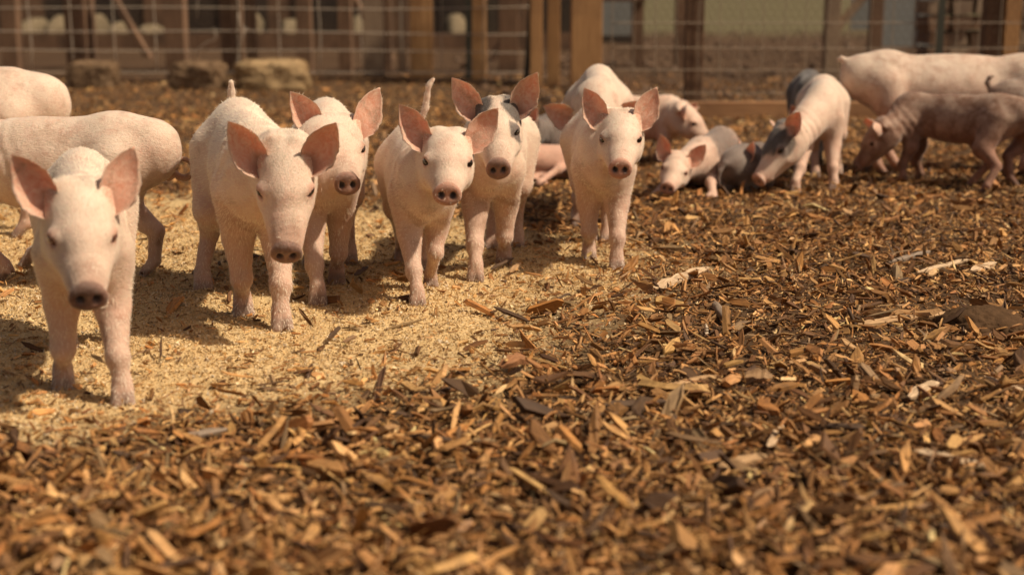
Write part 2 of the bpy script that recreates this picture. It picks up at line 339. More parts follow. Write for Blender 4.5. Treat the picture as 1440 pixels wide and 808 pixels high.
def lay_chips():
    # long pieces in front
    n = int(17000 * DETAIL); x, y = scatter(n, 1.75, 6.2, 1.6); keep = RS.uniform(0, 1, n) > feed_mask(x, y) * .93; x, y = x[keep], y[keep]; n = len(x)
    L = RS.lognormal(math.log(.036), .52, n).clip(.012, .15); W = L * np.where(RS.uniform(0, 1, n) < .3, RS.uniform(.05, .12, n), RS.uniform(.12, .38, n)); T = W * RS.uniform(.15, .45, n)
    z = zg(x, y) + RS.uniform(.0, .032, n); near = smooth(2.9, 2.0, y)[:, None]
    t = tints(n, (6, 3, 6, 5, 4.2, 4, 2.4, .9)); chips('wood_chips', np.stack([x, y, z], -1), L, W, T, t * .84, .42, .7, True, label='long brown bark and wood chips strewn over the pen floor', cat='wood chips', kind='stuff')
    # finer shreds over the whole pen
    n = int(72000 * DETAIL); x, y = scatter(n, 1.8, 9.5, 1.35); fmk = feed_mask(x, y); keep = RS.uniform(0, 1, n) > fmk * .9; x, y = x[keep], y[keep]; n = len(x)
    k = (1 + .16 * (y - 3).clip(0, 7)); L = RS.lognormal(math.log(.015), .5, n).clip(.005, .06) * k; W = L * np.where(RS.uniform(0, 1, n) < .4, RS.uniform(.06, .14, n), RS.uniform(.15, .5, n)); T = W * RS.uniform(.2, .5, n)
    z = zg(x, y) + RS.uniform(0, .013, n)
    chips('wood_shreds', np.stack([x, y, z], -1), L, W, T, tints(n, (5.5, 3.0, 5, 5, 6, 4, 2.2, 1.0)), .42, .7, False, label='small shredded wood and bark fragments filling the mulch', cat='shredded bark', kind='stuff')
    n = int(62000 * DETAIL); x, y = scatter(n, 3.8, 12.6, .6); keep = RS.uniform(0, 1, n) > feed_mask(x, y) * .9; x, y = x[keep], y[keep]; n = len(x)
    L = RS.lognormal(math.log(.026), .45, n).clip(.01, .09); W = L * RS.uniform(.12, .45, n)
    c = np.array([(-.5, -.5, 0), (.5, -.1, .1), (-.2, .5, .1), (.05, 0, .5)]); a, l, u = frames(n, .5, .8); q = c[None] * RS.uniform(.6, 1.3, (n, 4, 3))
    Vv = np.stack([x, y, zg(x, y) + RS.uniform(.0, .018, n)], -1)[:, None] + a[:, None] * q[..., :1] * L[:, None, None] + l[:, None] * q[..., 1:2] * W[:, None, None] + u[:, None] * q[..., 2:] * W[:, None, None] * .5
    F = ((np.arange(n) * 4)[:, None, None] + np.array([(0, 1, 3), (1, 2, 3), (2, 0, 3), (0, 2, 1)])[None]).reshape(-1, 3)
    me = mesh_np('wood_slivers', Vv.reshape(-1, 3), tris=F, mat=M['chip'], smooth_=False); t = tints(n, (5, 2.4, 5, 5, 6, 5, 2, .8))
    add_attr(me, 'tint', np.concatenate([np.repeat(t, 4, 0), np.ones((n * 4, 1))], 1)); add_attr(me, 'grain', Vv.reshape(-1, 3), 'FLOAT_VECTOR')
    props(link('wood_slivers', me), label='brown wood slivers covering the ground farther back', cat='wood slivers', kind='stuff')
    # pale crumbs of feed
    n = int(195000 * DETAIL); x = RS.uniform(-2.2, .9, n); y = RS.uniform(2.5, 5.3, n); keep = (RS.uniform(0, 1, n) < feed_mask(x, y) ** 1.0 + .02) & (np.abs(x) < .36 * y * 1.05 + .1); x, y = x[keep], y[keep]; n = len(x)
    s = RS.lognormal(math.log(.0040), .45, n).clip(.002, .013)
    c = np.array([(0, 0, 1.), (.94, 0, -.33), (-.47, .82, -.33), (-.47, -.82, -.33)])
    a, l, u = frames(n, .9, .9); q = c[None] * RS.uniform(.4, 1.2, (n, 4, 3))
    Vv = np.stack([x, y, zg(x, y) + RS.uniform(0, .006, n)], -1)[:, None] + (a[:, None] * q[..., :1] + l[:, None] * q[..., 1:2] * .7 + u[:, None] * q[..., 2:] * .45) * s[:, None, None]
    F = ((np.arange(n) * 4)[:, None, None] + np.array([(0, 1, 2), (0, 2, 3), (0, 3, 1), (1, 3, 2)])[None]).reshape(-1, 3)
    me = mesh_np('feed_crumbs', Vv.reshape(-1, 3), tris=F, mat=M['chip'], smooth_=False)
    pf = np.array([(0.86, 0.64, 0.32), (0.92, 0.75, 0.44), (0.76, 0.53, 0.24), (0.42, 0.27, 0.13), (0.86, 0.74, 0.52)]); t = pf * np.array([.90, .88, .90]); t = t[RS.choice(5, n, p=(.34, .24, .22, .1, .1))] * RS.uniform(.8, 1.15, (n, 1))
    add_attr(me, 'tint', np.concatenate([np.repeat(t, 4, 0), np.ones((n * 4, 1))], 1)); add_attr(me, 'grain', (Vv * 1.0).reshape(-1, 3), 'FLOAT_VECTOR')
    props(link('feed_crumbs', me), label='pale yellow crumbled feed spread under the left piglets', cat='feed', kind='stuff')
    n = 3600; y = 9.4 * (24 / 9.4) ** RS.uniform(0, 1, n); x = RS.uniform(-.1, 1, n) * .40 * y; sz = RS.lognormal(math.log(.034), .5, n).clip(.012, .11)
    chips('earth_clods', np.stack([x, y, zg(x, y) + sz * .1], -1), sz, sz * .8, sz * .5, np.clip(np.array([(.15, .09, .052)]) * RS.uniform(.55, 1.15, (n, 1)), 0, 1), .3, .4, True, label='brown clods of earth scattered over the bare bank beyond the fence', cat='earth clods', kind='stuff')
    # darker bits lying on the feed
    n = int(9000 * DETAIL); x = RS.uniform(-1.8, .9, n); y = RS.uniform(2.5, 5.2, n); keep = (feed_mask(x, y) > .3) & (RS.uniform(0, 1, n) < .25 + .9 * smooth(3.3, 2.6, y) + .3 * smooth(-.2, .4, x)); x, y = x[keep], y[keep]; n = len(x)
    L = RS.lognormal(math.log(.015), .5, n).clip(.005, .06); W = L * RS.uniform(.15, .45, n); T = W * .3
    chips('mulch_bits', np.stack([x, y, zg(x, y) + RS.uniform(.004, .009, n)], -1), L, W, T, tints(n, (3, 3, 3, 2, 1, 2, 3, 1.5)), .15, .4, True, label='scattered bark bits lying on the pale feed', cat='bark bits', kind='stuff')

# ------------------------------------------------------------------ pigs
import openvdb as vdb
class Field:
    def __init__(s, lo, hi, h):
        s.h = h; s.o = np.array(lo, float); s.n = np.ceil((np.array(hi) - s.o) / h).astype(int) + 1
        s.F = np.full(s.n, .25, np.float32)
        s.ax = [s.o[i] + h * np.arange(s.n[i]) for i in range(3)]
    def sub(s, lo, hi):
        a = np.clip(np.floor((np.array(lo) - s.o) / s.h).astype(int), 0, s.n - 1); b = np.clip(np.ceil((np.array(hi) - s.o) / s.h).astype(int) + 1, 1, s.n)
        if np.any(b <= a): return None, None
        sl = tuple(slice(a[i], b[i]) for i in range(3))
        g = np.meshgrid(*[s.ax[i][sl[i]] for i in range(3)], indexing='ij'); return sl, np.stack(g, -1).astype(np.float32)
    def put(s, lo, hi, fn, k, cut=False):
        m = k + 3 * s.h; sl, p = s.sub(np.array(lo) - m, np.array(hi) + m)
        if sl is None: return
        d = fn(p); A = s.F[sl]
        if cut: d = -d; h = np.clip(k - np.abs(A - d), 0, None) / k; s.F[sl] = np.maximum(A, d) + h * h * k * .25
        else: h = np.clip(k - np.abs(A - d), 0, None) / k; s.F[sl] = np.minimum(A, d) - h * h * k * .25
    def cone(s, a, b, ra, rb, k=.02, cut=False):
        a = np.array(a, float); b = np.array(b, float); r = max(ra, rb); ba = (b - a).astype(np.float32); l2 = float(ba @ ba) + 1e-9
        def fn(p):
            pa = p - a.astype(np.float32); t = np.clip((pa @ ba) / l2, 0, 1); return np.sqrt(((pa - t[..., None] * ba) ** 2).sum(-1)) - (ra + (rb - ra) * t)
        s.put(np.minimum(a, b) - r, np.maximum(a, b) + r, fn, k, cut)
    def ell(s, c, r, Rm=None, k=.03, cut=False):
        c = np.array(c, np.float32); r = np.array(r, np.float32); Rm = (np.eye(3) if Rm is None else Rm).astype(np.float32)
        def fn(p):
            q = (p - c) @ Rm; k0 = np.sqrt(((q / r) ** 2).sum(-1)); k1 = np.sqrt(((q / (r * r)) ** 2).sum(-1)) + 1e-6; return k0 * (k0 - 1) / k1
        e = float(r.max()); s.put(c - e, c + e, fn, k, cut)
    def mesh(s):
        g = vdb.FloatGrid(.25); g.copyFromArray(s.F); pts, quads = g.convertToQuads(0.0)
        return pts.astype(np.float64) * s.h + s.o, quads.astype(np.int64)

def rotz(a): c, s_ = math.cos(a), math.sin(a); return np.array([[c, -s_, 0], [s_, c, 0], [0, 0, 1.]])
def head_R(yaw, pitch, roll=0):
    f = np.array([math.cos(yaw) * math.cos(pitch), math.sin(yaw) * math.cos(pitch), -math.sin(pitch)]); l = np.array([-math.sin(yaw), math.cos(yaw), 0.]); u = np.cross(f, l)
    c, s_ = math.cos(roll), math.sin(roll); l2 = l * c + u * s_; u2 = u * c - l * s_
    return np.stack([f, l2, u2], 1)          # columns: forward, left, up

def nrm(v): v = np.array(v, float); return v / np.linalg.norm(v)
def ear_mesh(base, axis_, face, L, W, cup=.5, curl=0.0, sg=1, th=.0045, na=18, nb=11):
    """leaf-shaped cupped ear; axis_ base->tip, face = the way the hollow opens"""
    a = nrm(axis_); n = nrm(np.array(face) - a * np.dot(face, a)); sdir = np.cross(n, a); base = np.array(base, float)
    V = []; mk = []
    ts = np.linspace(0, 1, na); ws = np.linspace(-1, 1, nb)
    for side in (1, -1):
        for t in ts:
            prof = (.80 + .90 * t - .98 * t * t) * (.55 + .45 * min(1, t / .2)) if t < .42 else 1.0 * (1 - ((t - .42) / .58) ** 1.75)
            prof = max(prof, .02); width = W * .5 * prof * (1 + .035 * math.sin(t * 23 + L * 900) + .02 * math.sin(t * 57))
            phi = cup * (2.1 - 1.55 * t)          # how strongly the blade is rolled
            for w0 in ws:
                w_ = w0 * ((.62 + .38 * float(smooth(.1, .55, t))) if w0 * sg > 0 else (1.18 - .18 * float(smooth(.3, .7, t))))
                an = w_ * phi; off = sdir * (math.sin(an) / max(phi, 1e-3) * width) + n * ((1 - math.cos(an)) / max(phi, 1e-3) * width)
                bendf = n * (-.10 * L * math.sin(t * 2.4)) + n * (curl * L * t * t)
                p = base + a * (L * t) + off + bendf
                p = p + n * side * th * .5 * (1 - .6 * t) * (1 - abs(w0) ** 4 * .7)
                V.append(p); mk.append((side, t, w0))
    q = []
    def I(s_, i_, j_): return s_ * na * nb + i_ * nb + j_
    for i_ in range(na - 1):
        for j_ in range(nb - 1):
            q.append((I(0, i_, j_), I(0, i_, j_ + 1), I(0, i_ + 1, j_ + 1), I(0, i_ + 1, j_)))
            q.append((I(1, i_, j_), I(1, i_ + 1, j_), I(1, i_ + 1, j_ + 1), I(1, i_, j_ + 1)))
    rim = [(i_, 0) for i_ in range(na)] + [(na - 1, j_) for j_ in range(1, nb)] + [(i_, nb - 1) for i_ in range(na - 2, -1, -1)]
    for (a0, b0), (a1, b1) in zip(rim[:-1], rim[1:]): q.append((I(0, a0, b0), I(0, a1, b1), I(1, a1, b1), I(1, a0, b0)))
    return np.array(V), np.array(q), np.array(mk)

PIGS = []
def fcn2(ax, fc): return nrm(np.array(fc) - np.array(ax) * np.dot(fc, ax))
def pig(label, at, yaw, s=1.0, nose=None, hyaw=None, hpitch=18, hroll=0, hs=None, ff=None, hf=None, length=1.0, h=.0053, feet_w=.115, ear=(28, 0), ear_face=(1, 0), ears=None, ear_len=.128, ear_w=.100,
        tail=None, lie=False, bodyroll=0, drop=0.0, fat=1.0, patches=(), nose_dark=.35, dirt=.5, eyes='eye', hair=9000, lift=None, rump_dy=0.0, cat='piglet', pinkness=0.18, leg=1.0, body_dark=0.0, shade_tone=0.0, ear_curl=(.06, .06), hy=1.0, sl=1.0, tail_r=1.0, tail_tube=None):
    """at: world xy of the spot under the shoulders; yaw: heading in degrees; nose: world point of the nose tip; ff/hf: world spots of (left, right) fore/hind feet"""
    hs = s if hs is None else hs
    yaw = R(yaw); Rw = rotz(yaw); O = np.array([at[0], at[1], float(zg(at[0], at[1])) if not lie else float(zg(at[0], at[1]))])
    loc = lambda p: Rw.T @ (np.array(p, float) - O)
    S = lambda *v: np.array(v, float) * s
    bl = .42 * length; hz = -drop
    root = empty('piglet' if cat == 'piglet' else 'pig', O, yaw, label=label, cat=cat)
    sh = S(0, 0, .356 + hz); hp = S(-bl, rump_dy, .372 + hz); mid = (sh + hp) / 2 + S(0, 0, -.018)
    RB = head_R(0, 0, R(bodyroll))
    # head frame
    if nose is None: nose_l = S(.38, 0, .30 + hz)
    else: nose_l = loc(nose)
    HR = head_R((hyaw if hyaw is not None else 0) - yaw if hyaw is not None else 0, R(hpitch), R(hroll))
    hx = lambda x: x if x < .05 else .05 + (x - .05) * sl
    H0 = nose_l - HR @ (np.array([hx(.196), 0, -.020]) * hs)
    hd = lambda x, y, z: H0 + HR @ (np.array([hx(x), y * hy, z]) * hs)
    # feet
    fl = {}
    for key, src, x0 in (('f', ff, 0.0), ('h', hf, -bl)):
        for j, sg in ((0, 1), (1, -1)):
            if src is not None and src[j] is not None: q = loc(src[j])
            else: q = S(x0, 0, 0) + np.array([0, sg * feet_w * .5 * s, 0]) + (np.array([0, rump_dy * s, 0]) if key == 'h' else 0)
            q = q - np.array([0, 0, .010 if not lie else 0]); fl[key, sg] = q
    pts = [sh, hp, H0, nose_l, hd(-.1, .2, .16), hd(-.1, -.2, .16)] + list(fl.values())
    if tail: pts += [hp + S(*t_) for t_ in tail]
    lo = np.min(pts, 0) - .22 * s; hi = np.max(pts, 0) + .22 * s
    lo[2] = max(lo[2], -.06)
    Fd = Field(lo, hi, h)
    fz = fat
    # trunk
    Fd.ell(hp + S(.03, 0, 0), S(.150, .086 * fz, .122), RB, .03); Fd.ell(hp + S(-.075, 0, .012), S(.078, .070 * fz, .088), RB, .03)
    Fd.ell(mid + S(-.02, 0, -.012), S(.230 * length, .093 * fz, .120 * (.5 + .5 * fz)), RB, .035)
    Fd.ell(sh + S(-.01, 0, 0), S(.130, .076 * fz, .120), RB, .03)
    Fd.ell(mid + S(0, 0, .045), S(.27 * length, .055 * fz, .084), RB, .03)
    Fd.ell(sh + S(.05, 0, -.035), S(.070, .054, .070), None, .03)          # brisket
    # neck
    nb = hd(-.045, 0, -.012); Fd.cone(sh + S(.02, 0, .03), nb, .082 * s, .058 * hs, .03); Fd.cone(sh + S(.05, 0, -.01), hd(-.03, 0, -.040), .064 * s, .044 * hs, .03)
    # legs
    for sg in (1, -1):
        f = fl['f', sg]; top = sh + RB @ S(.0, sg * .047 * fz, -.045); D = f - top; lf = (lift or {}).get(('f', sg))
        if lie:
            el = top + S(-.02, sg * .02, -.05); kn = top * .35 + f * .65 + S(0, 0, .03); fe = f + S(-.03, 0, .025); toe = f + S(.015, 0, .018)
        elif lf:
            el = top + D * .34 + S(-.01, 0, 0); kn = top + D * .66 + S(.055, 0, .035); fe = f + S(-.02, 0, .05); toe = f + S(-.005, 0, .02)
        else:
            el = top + D * .36 + S(-.022, 0, 0); kn = top + D * .655 + S(.010, 0, 0); fe = f + S(-.004, 0, .060); toe = f + S(.016, 0, .018)
        g = .90 * leg * s; Fd.cone(top, el, .066 * g, .041 * g, .035); Fd.cone(el, kn, .042 * g, .0265 * g, .014); Fd.cone(kn, fe, .0248 * g, .0210 * g, .008); Fd.ell(kn + S(.003, 0, -.004), np.array([.029, .0285, .034]) * g, None, .010)
        for t_ in (-1, 1): Fd.cone(fe + S(0, t_ * .004, -.005), toe + S(0, t_ * .013, -.004), .0205 * g, .0150 * g, .006)
        for t_ in (-1, 1): Fd.cone(fe + S(-.014, t_ * .012, -.014), fe + S(-.020, t_ * .014, -.026), .009 * g, .006 * g, .008)
        f = fl['h', sg]; top = hp + RB @ S(.015, sg * .046 * fz, -.02); D = f - top
        if lie:
            st = top + S(.10, sg * .02, -.05); ho = top * .25 + f * .75 + S(-.05, 0, .03); fe = f + S(-.03, 0, .025); toe = f + S(.02, 0, .018)
        else:
            st = top + D * .38 + S(.045, sg * .008, 0); ho = top + D * .60 + S(-.042, 0, 0); fe = f + S(-.014, 0, .055); toe = f + S(.016, 0, .018)
        Fd.cone(top, st, .092 * g, .054 * g, .035); Fd.cone(st, ho, .050 * g, .0275 * g, .02); Fd.cone(ho, fe, .0255 * g, .0210 * g, .008)
        for t_ in (-1, 1): Fd.cone(fe + S(0, t_ * .004, -.005), toe + S(0, t_ * .013, -.004), .0205 * g, .0150 * g, .006)
    # tail
    tl = tail or [(-.165, 0, .03), (-.20, .015, -.01), (-.205, .02, -.06), (-.195, .01, -.10)]
    tp = [hp + S(*t_) for t_ in tl]; tr = np.linspace(.013, .007, len(tp)) * s * tail_r
    Fd.cone(hp + S(-.10, 0, .03), tp[0], .04 * s, .015 * s, .03)
    for j in range(len(tp) - 1): Fd.cone(tp[j], tp[j + 1], tr[j], tr[j + 1], .008)
    # head
    E = lambda c, r, k=.02, cut=False, Rl=None: Fd.ell(hd(*c), np.array(r) * np.array([1, hy, 1]) * hs, HR if Rl is None else HR @ Rl, k * hs, cut)
    Cn = lambda a_, b_, ra, rb, k=.02, cut=False: Fd.cone(hd(*a_), hd(*b_), ra * hs, rb * hs, k * hs, cut)
    E((-.025, 0, .006), (.082, .066, .066), .03)
    E((.030, 0, .020), (.070, .050, .040), .025)                              # forehead
    for sg in (1, -1):
        E((.010, sg * .031, -.034), (.075, .039, .046), .028)                  # jowl
        E((.044, sg * .036, .026), (.026, .018, .011), .016)                  # brow
    Cn((.060, 0, -.010), (.160, 0, -.020), .050, .0335, .025)
    Cn((.02, 0, -.050), (.135, 0, -.046), .036, .0215, .014)
    for sg in (1, -1):
        Cn((.060, sg * .026, -.020), (.150, sg * .012, -.028), .034, .022, .015)  # cheek to snout
        Cn((.168, sg * .010, -.046), (.075, sg * .056, -.042), .0045, .0045, .006, True)
    Rn = np.array(head_R(0, R(-8)))
    E((.184, 0, -.020), (.0130, .0385, .0320), .005, False, Rn)              # nose disc
    E((.200, 0, -.020), (.006, .028, .022), .006, True, Rn)
    for sg in (1, -1): E((.194, sg * .0150, -.0190), (.018, .0080, .0100), .003, True)
    HE = head_R((hyaw - yaw) if hyaw is not None else 0, R(hpitch) * .35, R(hroll)); EAR = []
    for idx, sg in enumerate((1, -1)):
        tilt, fw = ears[idx] if ears else (ear[0] - 8 + (3 * sg if int(s * 1000) % 2 else -2 * sg), ear[1]); tl_ = R(tilt)
        ax = HE @ nrm((-.16 + math.sin(R(fw)), sg * math.sin(tl_ + .06), math.cos(tl_ + .06))); fc = HE @ nrm((ear_face[0], sg * ear_face[1] + sg * .18, .05))
        fcn = nrm(fc - ax * (fc @ ax)); b = hd(-.034 + (.022 if hpitch > 40 and hs > 1.03 else 0), sg * .054, .030)
        Fd.cone(hd(-.045, sg * .026, .026), b - fcn * .018 * hs + ax * .004 * hs, .035 * hs, .013 * hs, .018 * hs); Fd.cone(hd(-.055, sg * .032, .044), b + ax * .034 * hs - fcn * .019 * hs, .024 * hs, .009 * hs, .022 * hs); EAR.append((ax, fc, b))
    eye_c = [(.056, sg * .0545, .018) for sg in (1, -1)]
    for sg in (1, -1):
        Re = rotz(R(sg * 58)); E((.0555, sg * .0505, .018), (.017, .021, .0155), .012, False, Re)
        E((.0640, sg * .0615, .0170), (.013, .0165, .0084), .004, True, Re)
    V, Q = Fd.mesh()
    fnv = np.cross(V[Q[:, 2]] - V[Q[:, 0]], V[Q[:, 3]] - V[Q[:, 1]]); VN = np.stack([np.bincount(Q.ravel(), np.repeat(fnv[:, c_], 4), len(V)) for c_ in range(3)], 1); VN /= np.linalg.norm(VN, axis=1)[:, None] + 1e-12
    q0 = (V - H0) @ HR / hs; dsp = .0011 * vnoise(V[:, 0] * 28 + V[:, 1] * 17, V[:, 2] * 30 - V[:, 1] * 13, 21)
    dsp += .0004 * np.sin(q0[:, 0] * 430 + 2 * np.sin(q0[:, 1] * 60)) * smooth(.10, .13, q0[:, 0]) * smooth(.175 * sl, .165 * sl, q0[:, 0]) * smooth(-.02, .01, q0[:, 2])
    nk = smooth(-.02, -.07, q0[:, 0]) * smooth(-.22, -.14, q0[:, 0]) * smooth(.16, .1, np.abs(q0[:, 2])); dsp += .0016 * nk * np.sin(q0[:, 0] * 170 + q0[:, 2] * 50 + 3 * vnoise(q0[:, 1] * 12, q0[:, 2] * 12, 3))
    V = V + VN * dsp[:, None] * s
    mk = np.zeros((len(V), 4)); mk[:, 3] = 1
    hl = (V - H0) @ HR / hs; hl[:, 1] /= hy; hl[:, 0] = np.where(hl[:, 0] > .05, .05 + (hl[:, 0] - .05) / sl, hl[:, 0]); bz = V[:, 2] / s
    dn = np.sqrt(((hl - np.array([.188, 0, -.020])) ** 2).sum(1)); disc = smooth(.040, .034, dn) * smooth(.168, .176, hl[:, 0])
    inh = smooth(.17, .12, np.sqrt((hl ** 2).sum(1)))
    pk = (.12 + pinkness * 1.2) * smooth(.44, .16, bz) * (1 - .6 * inh) + .06  # pink belly, deepened downwards with some shade put into the colour
    for e in eye_c: pk = np.maximum(pk, .8 * smooth(.026, .010, np.sqrt(((hl - np.array(e)) ** 2).sum(1))))
    pk = np.maximum(pk, .85 * disc); pk = np.maximum(pk, .35 * smooth(.14, .19, hl[:, 0]) * smooth(.07, .045, dn))
    low = smooth(.20, .0, bz) * (1 - inh) if not lie else 0 * bz
    dt = dirt * (1.0 * low * (.6 + .4 * vnoise(V[:, 0] * 30, V[:, 2] * 30, 5))) + dirt * .45 * (.55 + .6 * vnoise(V[:, 0] * 9 + V[:, 1] * 7, V[:, 2] * 9, 8)) * smooth(.45, .2, bz) * (1 - inh)  # leg and belly dirt, plus shade of the lower body put into the colour
    dt = np.maximum(dt, min(1, nose_dark * 1.15) * disc * (.8 + .4 * vnoise(hl[:, 1] * 60, hl[:, 2] * 60, 4))); dt = np.maximum(dt, .45 * nose_dark * smooth(.06, .03, np.sqrt(((hl - np.array([.165, 0, .012])) ** 2).sum(1))))
    for ax_e, fc_e, b_e in EAR: pk = np.maximum(pk, .85 * smooth(.034, .018, np.sqrt(((V - b_e - ax_e * .012 * hs) ** 2).sum(1)) / hs))
    nost = np.zeros(len(V)); 
    for sg in (1, -1): nost = np.maximum(nost, smooth(.012, .006, np.sqrt(((hl[:, 1] - sg * .0145) ** 2 + (hl[:, 2] + .0195) ** 2))) * (hl[:, 0] > .165))
    dk = np.full(len(V), body_dark) + 0.0; dk = np.maximum(dk, .9 * nost)
    dk = np.maximum(dk, .55 * min(1, nose_dark) ** 1.3 * disc * (.8 + .5 * vnoise(hl[:, 1] * 50, hl[:, 2] * 50, 9))); dk = np.maximum(dk, .45 * smooth(.034, .020, bz) * (1 - inh) * (0 if lie else 1))
    for (fr, c, r_, a_) in patches:
        q = hl if fr == 'h' else V / s
        d = np.sqrt((((q - np.array(c)) / np.array(r_)) ** 2).sum(1)); wob = .28 * vnoise(q[:, 0] * 45 + q[:, 2] * 20, q[:, 1] * 45 - q[:, 2] * 33, 3)
        dk = np.maximum(dk, a_ * (smooth(1.15, .75, d + wob) if fr == 'h' else smooth(1.35, .4, d + wob)))
    for e in eye_c: dt = np.maximum(dt, .32 * smooth(.024, .012, np.sqrt(((hl - np.array(e)) ** 2).sum(1))))
    spl = smooth(.25, .6, vnoise(V[:, 0] * 16 + V[:, 1] * 9, V[:, 2] * 13 + V[:, 1] * 6, int(s * 997) % 50)) * smooth(.40, .22, bz) * (1 - inh); dt = np.maximum(dt, 1.15 * dirt * spl)
    dt = np.maximum(dt, shade_tone * (.75 + .4 * vnoise(V[:, 0] * 8 + V[:, 1] * 6, V[:, 2] * 10, 15)))  # overall browning: shade over the back right pigs, painted into the skin
    pk = pk + .10 * vnoise(V[:, 0] * 14, V[:, 2] * 14 + V[:, 1] * 9, 6)
    mk[:, 0] = pk; mk[:, 1] = dk; mk[:, 2] = dt
    rimpts = []
    # ears
    for idx, sg in enumerate((1, -1)):
        ax, fc, b = EAR[idx]
        eV, eQ, em = ear_mesh(b - ax * .026 * hs + fcn2(ax, fc) * .006 * hs, ax, fc, (ear_len * .93 + .028) * hs, ear_w * 1.03 * hs, .86, curl=ear_curl[idx], sg=sg)
        m2 = np.zeros((len(eV), 4)); m2[:, 3] = 1 - smooth(.1, .4, em[:, 1]); inner = em[:, 0] > 0; edge = np.clip(np.abs(em[:, 2]) ** 3, 0, 1)
        m2[:, 0] = np.where(inner, .95 - .55 * edge - .30 * smooth(.8, .95, em[:, 1]), .5); m2[:, 2] = np.where(inner, .68 * smooth(.50, .14, em[:, 1] + .25 * np.abs(em[:, 2])) + .22 * smooth(.1, .8, vnoise(em[:, 2] * 3 + idx, em[:, 1] * 7, 2)), .05)
        for (fr, c, r_, a_) in patches:
            if fr == 'e' and c == sg: m2[:, 1] = a_ * smooth(.95, .4, em[:, 1] + .5 * (em[:, 2] * r_)) * (~inner) + a_ * .5 * smooth(.35, .0, em[:, 1]) * inner
        Q = np.concatenate([Q, eQ + len(V)]); V = np.concatenate([V, eV]); mk = np.concatenate([mk, m2]); rimpts.append((eV, em, ax))
    nbody = len(mk) - 2 * len(eV)
    if tail_tube:
        tp2 = [loc(t_) for t_ in tail_tube]; tv = []; nt_ = len(tp2)
        for j_, p_ in enumerate(tp2):
            d_ = nrm(tp2[min(j_ + 1, nt_ - 1)] - tp2[max(j_ - 1, 0)]); a_ = nrm(np.cross(d_, (.2, .96, .1))); b_ = np.cross(d_, a_); r_ = (.0115 - .006 * j_ / nt_) * s
            tv += [p_ + r_ * (a_ * math.cos(q_) + b_ * math.sin(q_)) for q_ in np.linspace(0, 2 * math.pi, 9)[:-1]]
        tq = [(j_ * 8 + k_, j_ * 8 + (k_ + 1) % 8, (j_ + 1) * 8 + (k_ + 1) % 8, (j_ + 1) * 8 + k_) for j_ in range(nt_ - 1) for k_ in range(8)]
        Q = np.concatenate([Q, np.array(tq) + len(V)]); V = np.concatenate([V, np.array(tv)]); mk = np.concatenate([mk, np.tile([.55, .15, .3, 1], (len(tv), 1))])
    me = mesh_np('body', V, quads=Q, mat=M['skin']); add_attr(me, 'mask', np.clip(mk, 0, 1)); link('body', me, root)
    # eyes
    if eyes:
        for sg in (1, -1):
            c = hd(.0535, sg * .0520, .0170); r_ = .0138 * hs
            th = np.linspace(0, np.pi, 9); ph = np.linspace(0, 2 * np.pi, 13)[:-1]
            vv = np.array([c + r_ * np.array([math.sin(a_) * math.cos(b_), math.sin(a_) * math.sin(b_), math.cos(a_)]) for a_ in th for b_ in ph])
            qq = [(i_ * 12 + j_, (i_ + 1) * 12 + j_, (i_ + 1) * 12 + (j_ + 1) % 12, i_ * 12 + (j_ + 1) % 12) for i_ in range(8) for j_ in range(12)]
            link('eye', mesh_np('eye', vv, quads=qq, mat=M[eyes]), root)
            lv = []
            for q_ in range(22):
                t_ = q_ / 21 * 2 - 1; b0 = hd(.062 + .010 * t_ + .004, sg * (.0625 - .006 * t_), .018 + .0085 * (1 - t_ * t_) + RS.uniform(0, .003)); dr = HR @ np.array([.55 + .3 * t_, sg * .8, -.35 + RS.uniform(-.3, .2)]); dr /= np.linalg.norm(dr)
                wd = np.array([.0005, 0, 0]) if abs(dr[0]) < .7 else np.array([0, .0005, 0]); lv += [b0 - wd, b0 + wd, b0 + dr * RS.uniform(.004, .007) * hs]
            if hair > 6000: props(link('eyelashes', mesh_np('eyelashes', np.array(lv), tris=np.arange(len(lv)).reshape(-1, 3), mat=M['bristle'], smooth_=False), root), kind='stuff')
    # bristles
    if hair:
        nh = int(hair * 1.35 * DETAIL); tri = Q[:nbody * 0 + len(Q)]; a_, b_, c_ = V[tri[:, 0]], V[tri[:, 1]], V[tri[:, 2]]; nn = np.cross(b_ - a_, c_ - a_); ar = np.linalg.norm(nn, axis=1); nn = nn / (ar[:, None] + 1e-12)
        w_ = ar.copy() * np.where((V[tri[:, 0]][:, 0] < hp[0] - .160 * s), .05, 1); cen = V[tri].mean(1); hc = (cen - H0) @ HR / hs; dh = np.sqrt((hc ** 2).sum(1)); w_ *= 1 + 1.6 * (dh < .19); w_ *= np.where((hc[:, 0] > .15) & (dh < .25), .15, 1.0)
        w_ = np.where(np.minimum(((hc - np.array(eye_c[0])) ** 2).sum(1), ((hc - np.array(eye_c[1])) ** 2).sum(1)) < .024 ** 2, 0, w_); w_ = np.where((hc[:, 0] > .03) & (dh < .22), w_ * .55, w_)
        isear = tri[:, 0] >= nbody; w_ = np.where(isear, w_ * .5, w_)
        ids = RS.choice(len(tri), nh, p=w_ / w_.sum()); r1, r2 = RS.uniform(0, 1, (2, nh)); p = V[tri[ids, 0]] * (1 - r1)[:, None] + V[tri[ids, 1]] * (r1 * (1 - r2))[:, None] + V[tri[ids, 2]] * (r1 * r2)[:, None]
        N = nn[ids]; inhd = (dh[ids] < .17)[:, None]; lowl = (cen[ids, 2] < .2 * s)[:, None]
        fl_ = np.where(inhd, -HR[:, 0][None], np.where(lowl, np.array([[-.1, 0, -1.]]), np.array([[-1., 0, -.35]]))); e_ = isear[ids]
        fl_[e_] = rimpts[0][2] if True else fl_[e_]
